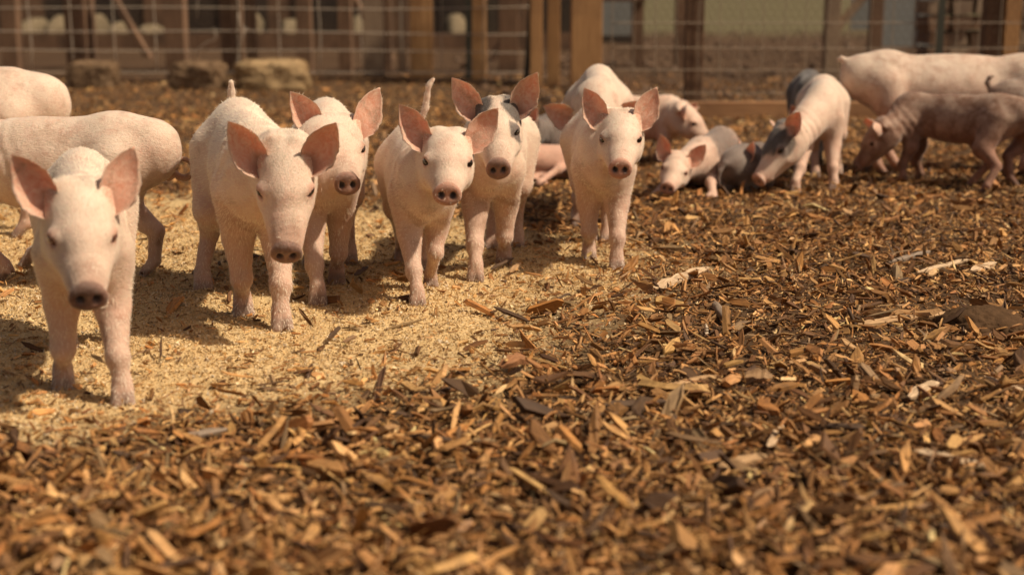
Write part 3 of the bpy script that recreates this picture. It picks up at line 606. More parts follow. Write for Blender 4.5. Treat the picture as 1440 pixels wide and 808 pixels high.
        fl_ = fl_ - N * (fl_ * N).sum(1)[:, None]; d = fl_ * .9 + N * RS.uniform(.15, .5, (nh, 1)) + RS.normal(0, .13, (nh, 3)); d /= np.linalg.norm(d, axis=1)[:, None]
        Ln = (RS.uniform(.006, .013, nh) * s)[:, None] * np.where(inhd, .62, 1.0); sd_ = np.cross(d, N); sd_ /= np.linalg.norm(sd_, axis=1)[:, None] + 1e-9; wv = .00050 * s
        hv = np.stack([p - sd_ * wv, p + sd_ * wv, p + d * Ln], 1).reshape(-1, 3)
        me = mesh_np('bristles', hv, tris=np.arange(nh * 3).reshape(-1, 3), mat=M['bristle'], smooth_=False)
        me.materials.append(M['bristle_dark']); me.materials.append(M['bristle_brown'])
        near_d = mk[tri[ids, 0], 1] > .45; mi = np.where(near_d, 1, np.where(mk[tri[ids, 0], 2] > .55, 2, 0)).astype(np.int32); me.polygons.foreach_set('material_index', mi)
        props(link('bristles', me, root), kind='stuff')
    W2 = lambda p_: proj(Rw @ np.array(p_) + O)
    PIGS.append((label[:34], dict(eyes=(W2(hd(.065, -.06, .02)), W2(hd(.065, .06, .02))), nose=W2(hd(.196, 0, -.02)), shtop=W2(sh + S(0, 0, .145)), rump=W2(hp + S(0, 0, .142)), rumpback=W2(hp + S(-.135, 0, 0)), ear=(W2(hd(-.03, .058, .05)), W2(hd(-.03, -.058, .05))), tris=len(Q) * 2)))
    return root
def face_cam(p): return math.atan2(-p[1], -p[0])

def build_pigs():
    def front(label, nose_px, nose_y, feet, yaw, s, hpitch, hind=None, **k):
        n = P(nose_px[0], nose_px[1], nose_y); f = [G(*feet[0]) if feet[0] is not None else None, G(*feet[1]) if feet[1] is not None else None]
        hfeet = None if hind is None else [None if q is None else G(*q) for q in hind]
        at = k.pop('at', None)
        if at is None:
            m = (f[0] + f[1]) / 2; at = (m[0], m[1])
        if 'hyaw' in k: k['hyaw'] = R(k['hyaw'])
        else: k['hyaw'] = face_cam(n) + R(k.pop('dy', 0))
        # pig left = image right when it faces the camera: feet are given (image right, image left)
        return pig(label, at, yaw, s, nose=n, hpitch=hpitch, ff=f, hf=hfeet, **k)
    # A
    front('white piglet staring at the camera, nearest and farthest left of the facing row', (125, 424), 2.62, ((173, 566), (90, 545)), -74, .96, 32, eyes='eye_pink', ear=(35, 0), nose_dark=1.0, dirt=.35, length=1.0, hair=18000, hs=1.0, ear_len=.128, ear_curl=(.02, .10), dy=2)
    # B
    pig('large pale pig turned sideways with a curled tail, behind the nearest piglet', tuple((G(-34, 395))[:2]), 176, .98, nose=P(-130, 300, 3.9), hyaw=R(180), hpitch=30, hf=[G(40, 375), G(212, 388)], ff=[G(6, 395), G(-70, 400)], length=1.12, fat=1.12,
        tail=[(-.12, 0, .0), (-.13, 0, .0)], tail_tube=[P(236, 250, 3.99)] + [P(258, 237, 3.98 - .002 * a_) + .027 * np.array([math.cos(-2.6 + a_ * .38), 0, math.sin(-2.6 + a_ * .38)]) for a_ in range(15)], hair=9000, dirt=.5, cat='pig')
    # C
    pig('pale rounded back of a pig farthest back at the left edge', tuple(G(-178, 330)[:2]), 186, 1.13, nose=P(-320, 300, 4.7), hyaw=R(190), hpitch=30, length=1.05, fat=1.1, hair=5000, h=.006, cat='pig', tail=[(-.12, 0, .0), (-.125, 0, -.03)])
    # D
    front('biggest piglet in front, head hung low over the feed with its ears out', (403, 363), 3.16, ((396, 462), (342, 443)), -74, 1.05, 47, hind=((392, 408), (286, 406)), ear=(36, 8), nose_dark=1.05, dirt=.35, hair=19000, hs=1.04, sl=1.08, hy=.96, ear_curl=(.22, .06), dy=-2,
          tail=[(-.15, 0, .06), (-.165, 0, .10), (-.16, 0, .125), (-.15, 0, .15)])
    # E
    front('piglet tucked behind the low-headed one, right ear and face showing', (489, 262), 3.62, ((474, 399), (447, 427)), -84, 1.0, 20, eyes='eye', ear=(38, 0), nose_dark=.8, fat=.95, leg=.95, hair=12000, dirt=.6, hs=.98, ear_len=.14, hy=.95, dy=6, ear_curl=(-.05, .05))
    # F
    front('small piglet trotting forward with one foreleg lifted and tail held straight up', (629, 276), 3.42, ((606, 404), (587, 428)), -82, .88, 18, hind=((594, 381), (564, 368)), ear=(42, 0), nose_dark=.35, dirt=.5, hair=14000, hs=.93, fat=1.08, sl=.92, hy=1.04, hroll=-3, ear_curl=(.12, .0),
          tail=[(-.13, .015, .07), (-.135, .035, .10), (-.13, .055, .15), (-.125, .06, .19), (-.12, .065, .225), (-.12, .08, .245)], lift={('f', 1): 1}, ear_len=.136, leg=.94)
    # G
    front('piglet with smoky black patches round its ears and eye', (701, 241), 3.80, ((709, 371), (669, 393)), -94, .98, 24, hind=((727, 346), (692, 350)), ear=(36, 0), nose_dark=.95, dirt=.5, hair=14000, hs=.98, ear_len=.136, hroll=4, sl=1.05, hy=.95, ear_curl=(.30, .05),
          patches=(('h', (-.03, .050, .045), (.065, .045, .045), .95), ('h', (-.03, -.050, .045), (.065, .045, .045), .95), ('h', (.060, .055, .018), (.028, .03, .036), .85), ('b', (-.10, .0, .47), (.10, .05, .06), .6), ('e', 1, -.6, .9), ('e', -1, -.6, .7)))
    # H
    front('piglet standing alone at the right end of the facing row', (872, 240), 3.98, ((867, 377), (828, 363)), -90, .93, 18, hind=((853, 343), (832, 340)), ear=(34, 0), nose_dark=.25, dirt=.4, hair=15000, hs=.96, ear_len=.13, hy=.97, ear_curl=(.0, -.04),
          patches=(('h', (.07, -.05, .03), (.028, .03, .03), .35), ('h', (.06, .045, .06), (.016, .016, .016), .5)))
    # I
    pig('piglet whose rounded back and one ear tip rise behind the alone-standing piglet', tuple(G(838, 318)[:2]), -94, 1.10, fat=.88, nose=P(838, 246, 4.72), hyaw=R(-92), hpitch=24, hair=3000, h=.006, ears=((55, 0), (62, 0)), length=1.0, patches=())
    # J grey lying
    pig('greyish piglet lying down in the shade behind the spotted piglet', (P(775, 220, 6.7)[0], 6.7), 200, .85, nose=P(700, 215, 6.5), hyaw=R(200), hpitch=25, lie=True, drop=.2, hair=0, h=.008, body_dark=.85, eyes=None)
    pig('pink piglet lying flat on its side with its legs stretched out left', (P(822, 240, 6.15)[0], 6.15), 12, .70, nose=P(880, 262, 6.0), hyaw=R(10), hpitch=10, lie=True, drop=.235, bodyroll=75, hair=0, h=.008, eyes=None, ff=[G(765, 262), G(752, 256)], hf=[G(742, 258), G(745, 248)], pinkness=.4)
    # L
    pig('pink piglet rooting behind the lying one, dark ear flopped over its face', (P(935, 200, 6.75)[0], 6.75), 5, .88, nose=P(1003, 203, 6.6), hyaw=R(-20), hpitch=34, lie=True, drop=.12, hair=2500, h=.0075, ears=((80, 30), (75, 35)), pinkness=.5, patches=(('e', -1, 0, .6), ('e', 1, 0, .4)), hs=.9)
    # M
    pig('white-faced piglet resting on the ground, dozing head towards the camera', (P(985, 250, 5.85)[0], 5.85), -112, .82, nose=P(938, 266, 5.45), hyaw=R(-108), hpitch=16, hroll=-12, lie=True, drop=.212, hair=4000, h=.006, ear=(34, 0), nose_dark=.4, dirt=.3,
        ff=[G(1000, 280), G(925, 276)], patches=(('b', (-.25, .02, .2), (.28, .2, .18), .75), ('h', (-.03, -.05, -.03), (.06, .05, .05), .5)), eyes='eye_pink')
    # N
    pig('grey piglet lying curled with its back up, under the sniffing piglet', (P(1066, 245, 5.9)[0], 5.9), 55, .72, nose=P(1012, 268, 5.72), hyaw=R(195), hpitch=35, lie=True, drop=.215, hair=0, h=.007, body_dark=.8, eyes=None, length=.62, nose_dark=.2)
    # O
    pig('pale piglet with a blackish head, bending down to sniff the grey one', tuple((G(1150, 262))[:2]), -103, .90, nose=P(1064, 256, 5.60), hyaw=R(-152), hpitch=42, hroll=8, ff=[G(1172, 268), G(1118, 270)], hf=[G(1178, 246), G(1146, 252)], hair=5000, h=.0055,
        ears=((42, 8), (75, -25)), ear_len=.12, patches=(('h', (.035, .0, .045), (.075, .07, .05), .95), ('h', (.03, .05, .01), (.05, .04, .04), .8), ('h', (-.05, -.03, .05), (.06, .06, .06), .85), ('b', (-.12, -.07, .45), (.20, .07, .10), .5)), dirt=.3, hs=1.0, nose_dark=.2, fat=1.08)
    # P
    pig('dark slate-grey piglet mostly hidden behind the bending one', (P(1136, 230, 6.6)[0], 6.6), -100, .86, nose=P(1150, 230, 6.35), hyaw=R(-80), hpitch=40, hair=0, h=.008, body_dark=.95, eyes=None)
    # Q
    pig('largest pig, long pale back seen side-on along the fence at right', (P(1425, 230, 6.45)[0], 6.45), 2, 1.10, nose=P(1560, 210, 6.3), hyaw=R(5), hpitch=30, length=1.40, shade_tone=.35, hf=[G(1262, 243), G(1238, 246)], ff=[G(1445, 240), G(1440, 248)], hair=5000, h=.007, cat='pig', fat=1.05,
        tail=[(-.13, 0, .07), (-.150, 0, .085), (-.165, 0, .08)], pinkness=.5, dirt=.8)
    # R
    pig('small muddy brown-pink piglet walking left with its head down', (P(1280, 240, 6.1)[0], 6.1), 145, .80, nose=P(1203, 236, 6.05), hyaw=R(176), hpitch=48, ff=[G(1268, 258), G(1292, 252)], hf=[G(1383, 272), G(1364, 264)], length=1.12, hair=5000, h=.006, dirt=1.25, pinkness=.6, shade_tone=1.6, ears=((70, 45), (70, 40)), nose_dark=.8, fat=.95, hs=.85,
        tail=[(-.15, 0, .04), (-.17, .005, .02), (-.175, .01, -.02)])  # brown coat tone here is mainly painted shade
    # S
    pig('dark-shaded pig half cut off by the right edge', (P(1562, 230, 5.95)[0], 5.95), 0, .92, nose=P(1680, 230, 5.9), hyaw=R(0), hpitch=20, hf=[G(1424, 262), G(1419, 256)], hair=2000, h=.007, dirt=1.3, pinkness=.9, cat='pig', body_dark=.3, shade_tone=1.2,
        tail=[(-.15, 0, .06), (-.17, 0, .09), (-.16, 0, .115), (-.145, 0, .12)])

# ------------------------------------------------------------------ fence and backdrop
def post(label, u, Yd, wpx, mat, top=1.5, depth=None, lean=0.0, round_=False, group=None, name='wooden_post', cat='post', base=-.25):
    p = P(u, 100, Yd); w_ = wpx * Yd / FPX; d_ = depth or w_; z0 = float(zg(p[0], Yd))
    root = None
    m = MB(); L = top - base
    if round_: m.tube([(0, 0, base), (lean * .5, 0, base + L * .5), (lean, 0, top)], [w_ / 2 * 1.05, w_ / 2, w_ / 2 * .93], 12)
    else:
        n = 5
        for i_ in range(1): m.box((lean * .5, 0, base + L / 2), (w_, d_, L), Matrix.Rotation(lean / L, 3, 'Y'), jit=.002)
    o = m.build(name, mat, None, smooth_=round_); o.location = (p[0], Yd, z0)
    if not round_:
        bv = o.modifiers.new('edge', 'BEVEL'); bv.width = .004; bv.segments = 1
    return props(o, label=label, cat=cat, group=group)

def fence(name, label, x0, x1, Yd, cell_w, rows, stay_xs, base, rows_sag, height_top, wr=.0036, wm='wire'):
    root = empty(name, ((x0 + x1) / 2, Yd, base), label=label, cat='fence'); ox = (x0 + x1) / 2
    xs = np.linspace(x0, x1, 60)
    def rowz(j, x): return rows[j] + rows_sag[j] * math.sin((x - x0) * 1.7 + j * 1.3) * .6 + rows_sag[j] * math.sin((x - x0) * .55 + j)
    for j in range(len(rows)):
        MB().tube([(x - ox, random.uniform(-.002, .002), rowz(j, x)) for x in xs], wr, 5).build('line_wire', M[wm], root, True)
    for k, x in enumerate(stay_xs):
        dx = random.uniform(-.008, .008)
        MB().tube([(x - ox + dx * math.sin(j * 1.7 + k), .003, rowz(j, x)) for j in range(len(rows))], wr, 5).build('stay_wire', M[wm], root, True)
    # fine mesh behind, too small to pick apart
    m = MB(); s_ = .052; z0, z1 = 0.0, height_top; nxx = int((x1 - x0) / s_)
    V = []; E = []; r = .0009
    def seg(a, b):
        a = np.array(a); b = np.array(b); d = b - a; d /= np.linalg.norm(d); q = np.cross(d, (0, 1, 0)); n0 = len(V)
        for e in (a, b):
            V.append(e + q * r); V.append(e - q * r * .5 + np.array([0, r * .87, 0])); V.append(e - q * r * .5 - np.array([0, r * .87, 0]))
        for i_ in range(3): E.append((n0 + i_, n0 + (i_ + 1) % 3, n0 + 3 + (i_ + 1) % 3, n0 + 3 + i_))
    for i_ in range(nxx):
        for j in range(int((z1 - z0) / (s_ * .86))):
            x = x0 - ox + (i_ + .5 * (j % 2)) * s_; z = z0 + j * s_ * .86
            seg((x, .02, z), (x + s_ / 2, .02, z + s_ * .28)); seg((x, .02, z), (x - s_ / 2, .02, z + s_ * .28)); seg((x + s_ / 2, .02, z + s_ * .28), (x + s_ / 2, .02, z + s_ * .86))
    o = link('chicken_wire', mesh_np('chicken_wire', np.array(V), quads=np.array(E), mat=M['rust'], smooth_=False), root); o['kind'] = 'stuff'
    return root

def build_back():
    FY = 12.0
    def X_(u, Yd): return P(u, 60, Yd)[0]
    stays = [X_(u, FY) for u in (-72, -14, 43, 101, 161, 219, 336, 393, 450, 508, 565, 621, 680)]
    f = fence('wire_fence', 'woven wire stock fence with loose broken strands along the left back', X_(-160, FY), X_(748, FY), FY, .3, [.06, .235, .40, .60, .80, 1.0, 1.2], stays, float(zg(-1, FY)), [.0, .012, .018, .015, .01, .01, .01], 1.15)
    ox = (X_(-160, FY) + X_(748, FY)) / 2; ob = Vector((ox, FY, float(zg(-1, FY))))
    def loose(uv): 
        MB().tube([Vector(P(u, v, FY - .02)) - ob for u, v in uv], .003, 5).build('loose_wire', M['wire'], f, True)
    loose([(278, -30), (278, 0), (277, 28)]); loose([(301, 40), (304, 48), (302, 56), (290, 60), (280, 68), (275, 84)]); loose([(345, 40), (341, 52), (336, 66), (334, 90), (333, 112)])
    loose([(336, 18), (337, 33), (343, 39), (350, 42)])
    # posts just behind and along the wire
    for (lab, u, Yd, w_, mat, lean) in (
        ('dark brown leaning post at the far left of the fence', 18, 12.5, 22, 'post_brown', .05), ('brown post behind the second pane of wire from the left', 110, 12.6, 24, 'post_brown', 0),
        ('wide red-brown post with a light right edge above the middle block', 251, 12.3, 27, 'post_brown', 0), ('wide grey-brown plank post left of the dark gap', 527, 12.3, 27, 'post_grey', 0),
        ('orange-brown square post with bright sunlit edge, above the trotting piglet', 594, 12.25, 30, 'post_orange', 0), ('slim bright tan post beside a black steel stake', 674, 12.15, 19, 'post_orange', 0),
        ('orange timber post right of the leaning steel stake', 754, 11.4, 17, 'post_orange', 0), ('tall orange post with mossy stain, one right of the stake', 778, 11.8, 17, 'post_orange', 0),
        ('broad orange-brown corner post where the field view begins', 824, 11.5, 42, 'post_orange', 0), ('thin dark timber upright behind the wire above the far-left bales', 322, 13.2, 16, 'post_brown', 0),
        ('narrow dark stud in the left background near the pale lump', 356, 13.4, 13, 'post_brown', 0), ('dim brown stud behind the low-headed piglet', 430, 13.0, 20, 'post_brown', 0),
        ('shadowy stud left of the grey plank post', 487, 13.2, 18, 'post_brown', 0), ('grey stud between plank and orange post', 566, 13.3, 12, 'post_grey', 0), ('dull stud behind the slim bright post', 715, 13.1, 26, 'post_brown', 0),
        ('weathered post beside the metal tank', 975, 9.15, 24, 'post_brown', 0), ('brown post propped by a diagonal brace', 1167, 13.2, 20, 'post_grey', 0), ('dark red-brown post right of the braced one', 1228, 12.6, 17, 'post_brown', 0),
        ('broad right-edge post with dark groove', 1392, 9.3, 26, 'post_brown', 0), ('orange post at the far right edge with a dark stain', 1416, 9.25, 21, 'post_orange', 0)):
        post(lab, u, Yd, w_, M[mat], lean=lean, top=2.2 if u < 860 else 1.6)
    for lab, u, Yd, lean in (('black steel stake touching the slim bright post', 659, 12.1, 0), ('leaning black steel stake in front of the orange timbers', 740, 11.6, .07), ('dark green steel stake in the right part of the fence', 1319, 9.0, 0)):
        p = P(u, 100, Yd); m = MB(); m.box((lean * .5, 0, .55), (.045, .006, 1.7), Matrix.Rotation(lean, 3, 'Y')); m.box((lean * .5, .019, .55), (.006, .032, 1.7), Matrix.Rotation(lean, 3, 'Y'))
        o = m.build('steel_stake', M['tpost']); o.location = (p[0], Yd, 0); props(o, label=lab, cat='fence stake')
    # right fence with base board
    RY = 9.0; a, b = X_(862, RY), X_(1520, RY)
    rf = fence('wire_fence', 'woven wire fence over an orange base board at the right', a, b, RY + .05, .27, [.16, .30, .44, .60, .80, 1.0], [a + .135 * k for k in range(int((b - a) / .135) + 1)], float(zg(1, RY)), [0, .004, .006, .006, .006, .006], 1.0, .0030, 'wire_dull')
    m = MB(); m.box(((a + b) / 2 - (a + b) / 2, -.05, .05), (b - a, .04, .125)); o = m.build('base_board', M['beam'], rf); bv = o.modifiers.new('edge', 'BEVEL'); bv.width = .005
    # bales
    for lab, u, v, wpx, hpx in (('biggest of the three straw-coloured blocks, blocky and pale, in front of the fence', 380, 128, 98, 46), ('middle tan block with a ragged left side against the fence foot', 275, 126, 72, 42), ('brownish rounded block lying farthest left at the fence', 127, 126, 66, 42)):
        g = G(u, v); k = g[1] / FPX; W_, H_ = wpx * k, hpx * k; D_ = W_ * .6
        ax_ = np.linspace(-1, 1, 13); bmv = []; 
        import bmesh
        bm = bmesh.new(); bmesh.ops.create_cube(bm, size=2); bmesh.ops.subdivide_edges(bm, edges=bm.edges, cuts=14, use_grid_fill=True)
        sd_ = u * .13
        for vv in bm.verts:
            c = vv.co; q = Vector((c.x, c.y, c.z)); L_ = (abs(q.x) ** 5 + abs(q.y) ** 5 + abs(q.z) ** 5) ** .2; q = q / L_
            n = float(vnoise(q.x * 2.3 + sd_, q.z * 2.3 + q.y * 1.9 + sd_, 4)); n2 = float(vnoise(q.x * 9 + sd_, q.z * 9 + q.y * 8, 5))
            q = q * (1 + .16 * n + .05 * n2); vv.co = Vector((q.x * W_ / 2, q.y * D_ / 2, (q.z + .96) * H_ / 2 * 1.0))
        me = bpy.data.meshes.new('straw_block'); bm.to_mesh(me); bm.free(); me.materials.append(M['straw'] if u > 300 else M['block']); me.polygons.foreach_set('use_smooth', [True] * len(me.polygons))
        o = link('straw_block', me); o.location = (g[0], g[1] + D_ / 2, g[2] - .02); o.rotation_euler = (0, 0, random.uniform(-.2, .2)); props(o, label=lab, cat='straw bale', group='straw-coloured blocks at the fence foot')
        ns = 2600; vs = np.array([tuple(v_.co) for v_ in me.vertices]); q_ = vs[RS.randint(0, len(vs), ns)]; dd = RS.normal(0, 1, (ns, 3)) * [1, .6, .45]; dd /= np.linalg.norm(dd, axis=1)[:, None]; sd2 = np.cross(dd, RS.normal(0, 1, (ns, 3))); sd2 /= np.linalg.norm(sd2, axis=1)[:, None]; LL = RS.uniform(.02, .07, (ns, 1))
        tv = np.stack([q_ - dd * LL * .5 + sd2 * .002, q_ - dd * LL * .5 - sd2 * .002, q_ + dd * LL * .5], 1).reshape(-1, 3)
        props(link('straw_strands', mesh_np('straw_strands', tv, tris=np.arange(ns * 3).reshape(-1, 3), mat=M['straw'] if u > 300 else M['block'], smooth_=False), o), kind='stuff')
    # open-sided shed behind the left fence
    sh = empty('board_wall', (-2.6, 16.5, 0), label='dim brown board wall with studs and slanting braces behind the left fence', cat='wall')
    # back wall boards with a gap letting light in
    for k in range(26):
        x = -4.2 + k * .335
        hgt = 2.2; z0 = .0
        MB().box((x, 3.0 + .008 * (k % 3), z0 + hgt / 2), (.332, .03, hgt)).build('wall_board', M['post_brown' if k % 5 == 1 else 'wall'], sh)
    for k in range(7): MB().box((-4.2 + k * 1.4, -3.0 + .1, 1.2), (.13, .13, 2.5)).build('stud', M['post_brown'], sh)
    for x0, x1, z1 in ((-3.6, -2.6, 1.6), (-1.3, -2.2, 1.7), (1.3, .4, 1.5), (2.4, 3.2, 1.6)):
        MB().tube([(x0, -1.0, .0), (x1, -1.0, z1)], .045, 6).build('brace', M['post_brown'], sh)
    MB().box((-.3, 1.4, .10), (8.0, .06, .20)).build('kick_board', M['post_brown'], sh)
    # pale heaps glimpsed beyond
    HEAPS = ('leftmost of the pale heaps seen through the wire', 'second pale heap from the left, just left of a brown post', 'tall narrow pale heap right of the brown post', 'small pale heap between the post and the flat one', 'flat wide pale heap left of the red-brown post',
             'round pale lump above the biggest straw-coloured block', 'pale heap behind the wire, right of the round lump', 'tall pale heap left of the grey plank post', 'broad pale heap between the orange post and the black stake')
    for k, (u, v, Yd, wp, hp_) in enumerate(((48, 40, 18.9, 40, 26), (85, 40, 18.9, 34, 28), (139, 40, 18.9, 18, 34), (170, 42, 18.9, 26, 20), (212, 42, 18.9, 32, 14), (358, 30, 18.9, 22, 24), (408, 38, 18.9, 28, 22), (505, 38, 18.9, 22, 34), (640, 38, 18.9, 48, 34))):
        p = P(u, v, Yd); k_ = Yd / FPX
        import bmesh
        bm = bmesh.new(); bmesh.ops.create_icosphere(bm, subdivisions=3, radius=1)
        for vv in bm.verts: n = 1 + .2 * float(vnoise(vv.co.x * 2 + k, vv.co.z * 2 + vv.co.y, 7)); vv.co = Vector((vv.co.x * wp * k_ / 2 * n, vv.co.y * .5 * n, vv.co.z * (hp_ * k_ * 1.0) * n))
        me = bpy.data.meshes.new('straw_heap'); bm.to_mesh(me); bm.free(); me.materials.append(M['pale']); me.polygons.foreach_set('use_smooth', [True] * len(me.polygons))
        o = link('straw_heap', me); o.scale = (.8, 1, .8); o.location = (p[0], Yd, p[2] - hp_ * k_ * .5 * .5); props(o, label=HEAPS[k], cat='straw heap', group='pale heaps beyond the shed')
    # grey tank and frame near the corner
    def panel(name, lab, cat, u0, u1, v1, Yd, mat, th=.03, ribs=True):
        x0, x1 = P(u0, 40, Yd)[0], P(u1, 40, Yd)[0]; zt = 1.6; r_ = empty(name, ((x0 + x1) / 2, Yd, 0), label=lab, cat=cat)
        zb = max(0.0, P(u0, v1, Yd)[2]); W_ = x1 - x0; n = max(2, int(W_ / .18))
        for i_ in range(n): MB().box((-W_ / 2 + (i_ + .5) * W_ / n, (i_ % 2) * .012, (zb + zt) / 2), (W_ / n - .004, th, zt - zb)).build('sheet', mat, r_)
        return r_
    panel('metal_panel', 'blue-grey metal sheet right of the broad corner post', 'metal sheet', 846, 892, 50, 15.0, M['metal'])
    panel('metal_panel', 'pale grey metal sheet between the braced posts at right', 'metal sheet', 1196, 1222, 42, 16.0, M['metal'])
    panel('metal_panel', 'wide grey metal sheet behind the largest pig', 'metal sheet', 1240, 1316, 66, 15.0, M['metal'])
    r_ = empty('cross_frame', (P(885, 20, 14)[0], 14, 0), label='dark timber frame with one cross rail by the blue-grey sheet', cat='frame')
    MB().box((.08, 0, .6), (.11, .1, 1.4)).build('upright', M['post_brown'], r_); MB().box((-.1, -.07, .68), (.5, .04, .07)).build('cross_rail', M['post_brown'], r_)
    p0 = P(1172, 46, 13.2); p1 = P(1215, -5, 13.2); MBx = MB().tube([p0, p1 + (p1 - p0)], .04, 6).build('diagonal_brace', M['post_grey']); props(MBx, label='slanting timber brace leaning against the brown post at right', cat='brace')
    # stacked timber behind the right edge
    r_ = empty('wood_stack', (P(1385, 60, 11)[0], 11, 0), label='stack of split firewood behind the fence at right', cat='wood stack')
    for j in range(9):
        for i_ in range(6):
            MB().box((-.42 + i_ * .17 + random.uniform(-.02, .02), random.uniform(-.04, .04), .07 + j * .115), (.15, .35, .10), Matrix.Rotation(random.uniform(-.2, .2), 3, 'Y'), jit=.01).build('log', M[random.choice(['post_brown', 'post_brown', 'post_grey'])], r_)

# ------------------------------------------------------------------ single pieces of wood that stand out
def piece(name, label, cat, a, b, wpx, tint, th=.3, lift=.02, up=None, curve=0.0, round_=False):
    """a, b: pixels of the two ends on the ground"""
    A = G(*a) + [0, 0, lift]; B = G(*b) + [0, 0, lift]
    if up is not None:            # standing piece: b is its top, straight above a, at height up
        A = G(*a) + [0, 0, .0]; B = P(b[0], b[1], A[1] + .01)
    L = np.linalg.norm(B - A); w_ = wpx * A[1] / FPX; mid = (A + B) / 2; x = (B - A) / L; y = np.cross((0, -.35, 1.), x) if up is None else np.array([0, 1., 0]); y /= np.linalg.norm(y); z = np.cross(x, y)
    n = 9; V = []; ts = np.linspace(-1, 1, n); RR = np.random.RandomState(int(a[0]) * 7 + int(a[1]))
    prof = (1 - np.abs(ts) ** 5) * .7 + .3; prof = prof * RR.uniform(.78, 1.1, n); mo = 8 if round_ else 4; gr = []
    for i_, t in enumerate(ts):
        c = x * t * L / 2 + z * curve * (1 - t * t) * L; off = RR.uniform(-.12, .12) * w_
        if round_: ring = [(math.cos(q) * .5, math.sin(q) * .5) for q in np.linspace(0, 2 * math.pi, 9)[:-1]]
        else: ring = [(-.5, -.5 * th), (.5, -.5 * th * RR.uniform(.5, 1)), (.5 * RR.uniform(.8, 1), .5 * th), (-.5 * RR.uniform(.8, 1), .5 * th * RR.uniform(.6, 1.2))]
        for (p_, q_) in ring:
            V.append(c + y * (p_ * w_ * prof[i_] + off) + z * q_ * w_ * prof[i_]); gr.append((t * L / 2 + a[0], p_ * w_, q_ * w_))
    F = [(i_ * mo + k, i_ * mo + (k + 1) % mo, (i_ + 1) * mo + (k + 1) % mo, (i_ + 1) * mo + k) for i_ in range(n - 1) for k in range(mo)]
    T = [(0, k + 1, k) for k in range(1, mo - 1)] + [((n - 1) * mo, (n - 1) * mo + k, (n - 1) * mo + k + 1) for k in range(1, mo - 1)]
    me = mesh_np(name, np.array(V), quads=F, tris=T, mat=M['chip'], smooth_=round_); add_attr(me, 'tint', np.tile(list(tint) + [1], (len(V), 1))); add_attr(me, 'grain', np.array(gr), 'FLOAT_VECTOR')
    o = link(name, me); o.location = mid; return props(o, label=label, cat=cat)
TAN, PALE, DARK, RED, GREY, MID = (.50, .32, .165), (.68, .50, .32), (.10, .06, .035), (.34, .16, .07), (.32, .25, .19), (.36, .22, .11)
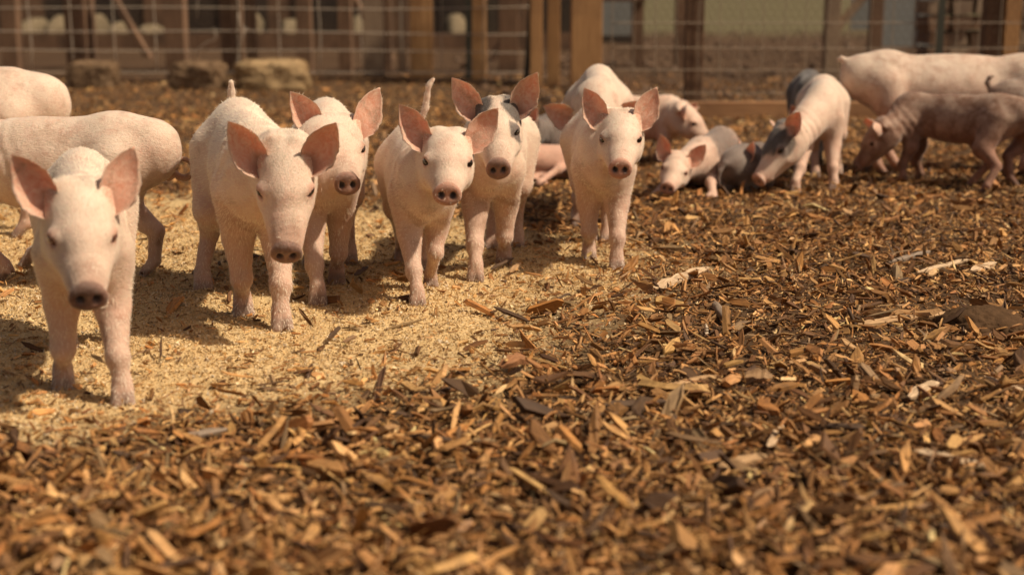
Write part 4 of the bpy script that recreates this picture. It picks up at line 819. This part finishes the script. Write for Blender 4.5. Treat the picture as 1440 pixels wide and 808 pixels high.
def build_pieces():
    pc = lambda *a, **k: piece(*a, **k)
    pc('wood_slab', 'broad pale weathered slab of wood right of the lone standing piglet', 'wood piece', (918, 414), (995, 384), 20, PALE, .2)
    pc('wood_splinter', 'long tan splinter with a knot, left of the dark earth clod', 'wood piece', (1205, 466), (1330, 450), 15, TAN, .3)
    pc('wood_splinter', 'bright pointed sliver low at right, tapering to the left', 'wood piece', (1286, 648), (1393, 672), 15, PALE, .35)
    pc('bark_piece', 'flat grey bark strip below the nearest piglet', 'bark piece', (236, 631), (322, 616), 13, GREY, .25)
    pc('twig', 'dark twig sticking up left of the long tan splinter', 'twig', (1207, 468), (1192, 432), 6, DARK, round_=True, up=1)
    pc('stick_stub', 'short thick dark stick end below the pale slab', 'stick', (1003, 436), (1020, 460), 14, GREY, round_=True)
    pc('wood_chip', 'small almost white chip standing on edge under the stick stub', 'wood chip', (993, 474), (993, 456), 17, (.78, .66, .5), up=1)
    pc('wood_chip', 'rectangular ridged brown chip in the middle right mulch', 'wood chip', (1044, 541), (1086, 543), 24, MID, .5)
    pc('wood_chip', 'stubby chip standing upright beside the ridged one', 'wood chip', (1200, 560), (1204, 528), 18, TAN, .5, up=1)
    pc('wood_chip', 'thick wedge chip catching light right of the upright stub', 'wood chip', (1278, 572), (1318, 550), 18, PALE, .6)
    pc('wood_chip', 'wide tan flake in the lower right, left of the bright sliver', 'wood chip', (1008, 672), (1076, 654), 20, TAN, .3)
    pc('wood_chip', 'pale chip leaning upright above the wide tan flake', 'wood chip', (1078, 642), (1100, 612), 13, PALE, .4)
    pc('bark_piece', 'long dark bark strip in the centre mulch', 'bark piece', (850, 582), (938, 577), 15, DARK, .4)
    pc('wood_splinter', 'tan splinter lying just above the long dark bark strip', 'wood piece', (928, 558), (1006, 540), 11, TAN, .4)
    pc('wood_splinter', 'blurred upright splinter at the bottom right edge', 'wood piece', (1352, 812), (1354, 742), 12, TAN, .4, up=1)
    pc('stick', 'dark diagonal stick on the feed below the spotted piglet', 'stick', (694, 440), (742, 462), 8, DARK, .4)
    pc('bark_piece', 'red-brown curled bark chunk at the end of the feed patch', 'bark piece', (704, 528), (742, 518), 22, RED, .5, curve=.12)
    pc('stick', 'round dark stick left of centre in the foreground mulch', 'stick', (570, 626), (640, 636), 12, DARK, round_=True)
    pc('stick', 'grey stick lying farther back at the right', 'stick', (1250, 378), (1308, 362), 9, GREY, .6)
    pc('wood_chip', 'pale flat chip near the right edge above the earth clod', 'wood chip', (1366, 390), (1400, 378), 12, PALE, .3)
    pc('wood_splinter', 'thin pale sliver touching the right edge', 'wood piece', (1383, 541), (1442, 563), 7, PALE, .4)
    pc('twig', 'tiny upright twig in front of the spotted piglet', 'twig', (757, 440), (757, 423), 5, DARK, round_=True, up=1)
    pc('twig', 'thin bent twig right of the tiny upright one', 'twig', (775, 440), (802, 424), 4, DARK, round_=True, curve=.06)
    pc('bark_piece', 'dark bark flake lying by the hoof of the half-hidden piglet', 'bark piece', (499, 397), (517, 384), 9, DARK, .3)
    pc('bark_piece', 'small dark leaf-like flake on the feed before the half-hidden piglet', 'bark piece', (463, 487), (478, 470), 8, DARK, .3)
    pc('stick', 'dark stick poking out below the spotted piglet feet', 'stick', (690, 388), (722, 372), 6, DARK, round_=True)
    pc('wood_splinter', 'slanted tan sliver beside the spotted piglet front feet', 'wood piece', (716, 392), (732, 378), 8, TAN, .4)
    pc('wood_splinter', 'long thin tan splinter at the right edge of mid ground', 'wood piece', (1290, 392), (1368, 372), 8, PALE, .4)
    pc('bark_piece', 'dark upright bark sliver in the mulch at far right', 'bark piece', (1150, 610), (1238, 618), 14, DARK, .4)
    # earth clod
    g = G(1388, 470); import bmesh
    bm = bmesh.new(); bmesh.ops.create_icosphere(bm, subdivisions=5, radius=1)
    for vv in bm.verts:
        c = vv.co; n = 1 + .16 * float(vnoise(c.x * 2.5, c.y * 2.5 + c.z, 2)) + .05 * float(vnoise(c.x * 12, c.y * 12 + c.z * 8, 3)); n += .05 * float(vnoise(c.x * 30, c.y * 30 + c.z * 20, 6)); vv.co = Vector((c.x * .115 * n, c.y * .11 * n, c.z * .050 * n))
    me = bpy.data.meshes.new('earth_clod'); bm.to_mesh(me); bm.free(); me.materials.append(M['soil']); me.polygons.foreach_set('use_smooth', [True] * len(me.polygons))
    o = link('earth_clod', me); o.location = (g[0], g[1] + .06, g[2] + .005); props(o, label='dark flattened clod of earth at the right edge of the pen', cat='clod')

lay_chips(); t1 = time.time()
build_back(); t2 = time.time()
build_pieces()
build_pigs(); t3 = time.time()
bpy.context.view_layer.update()
for l_, d_ in PIGS: print(l_, d_)
print('times', round(t1 - T0, 1), round(t2 - t1, 1), round(t3 - t2, 1))
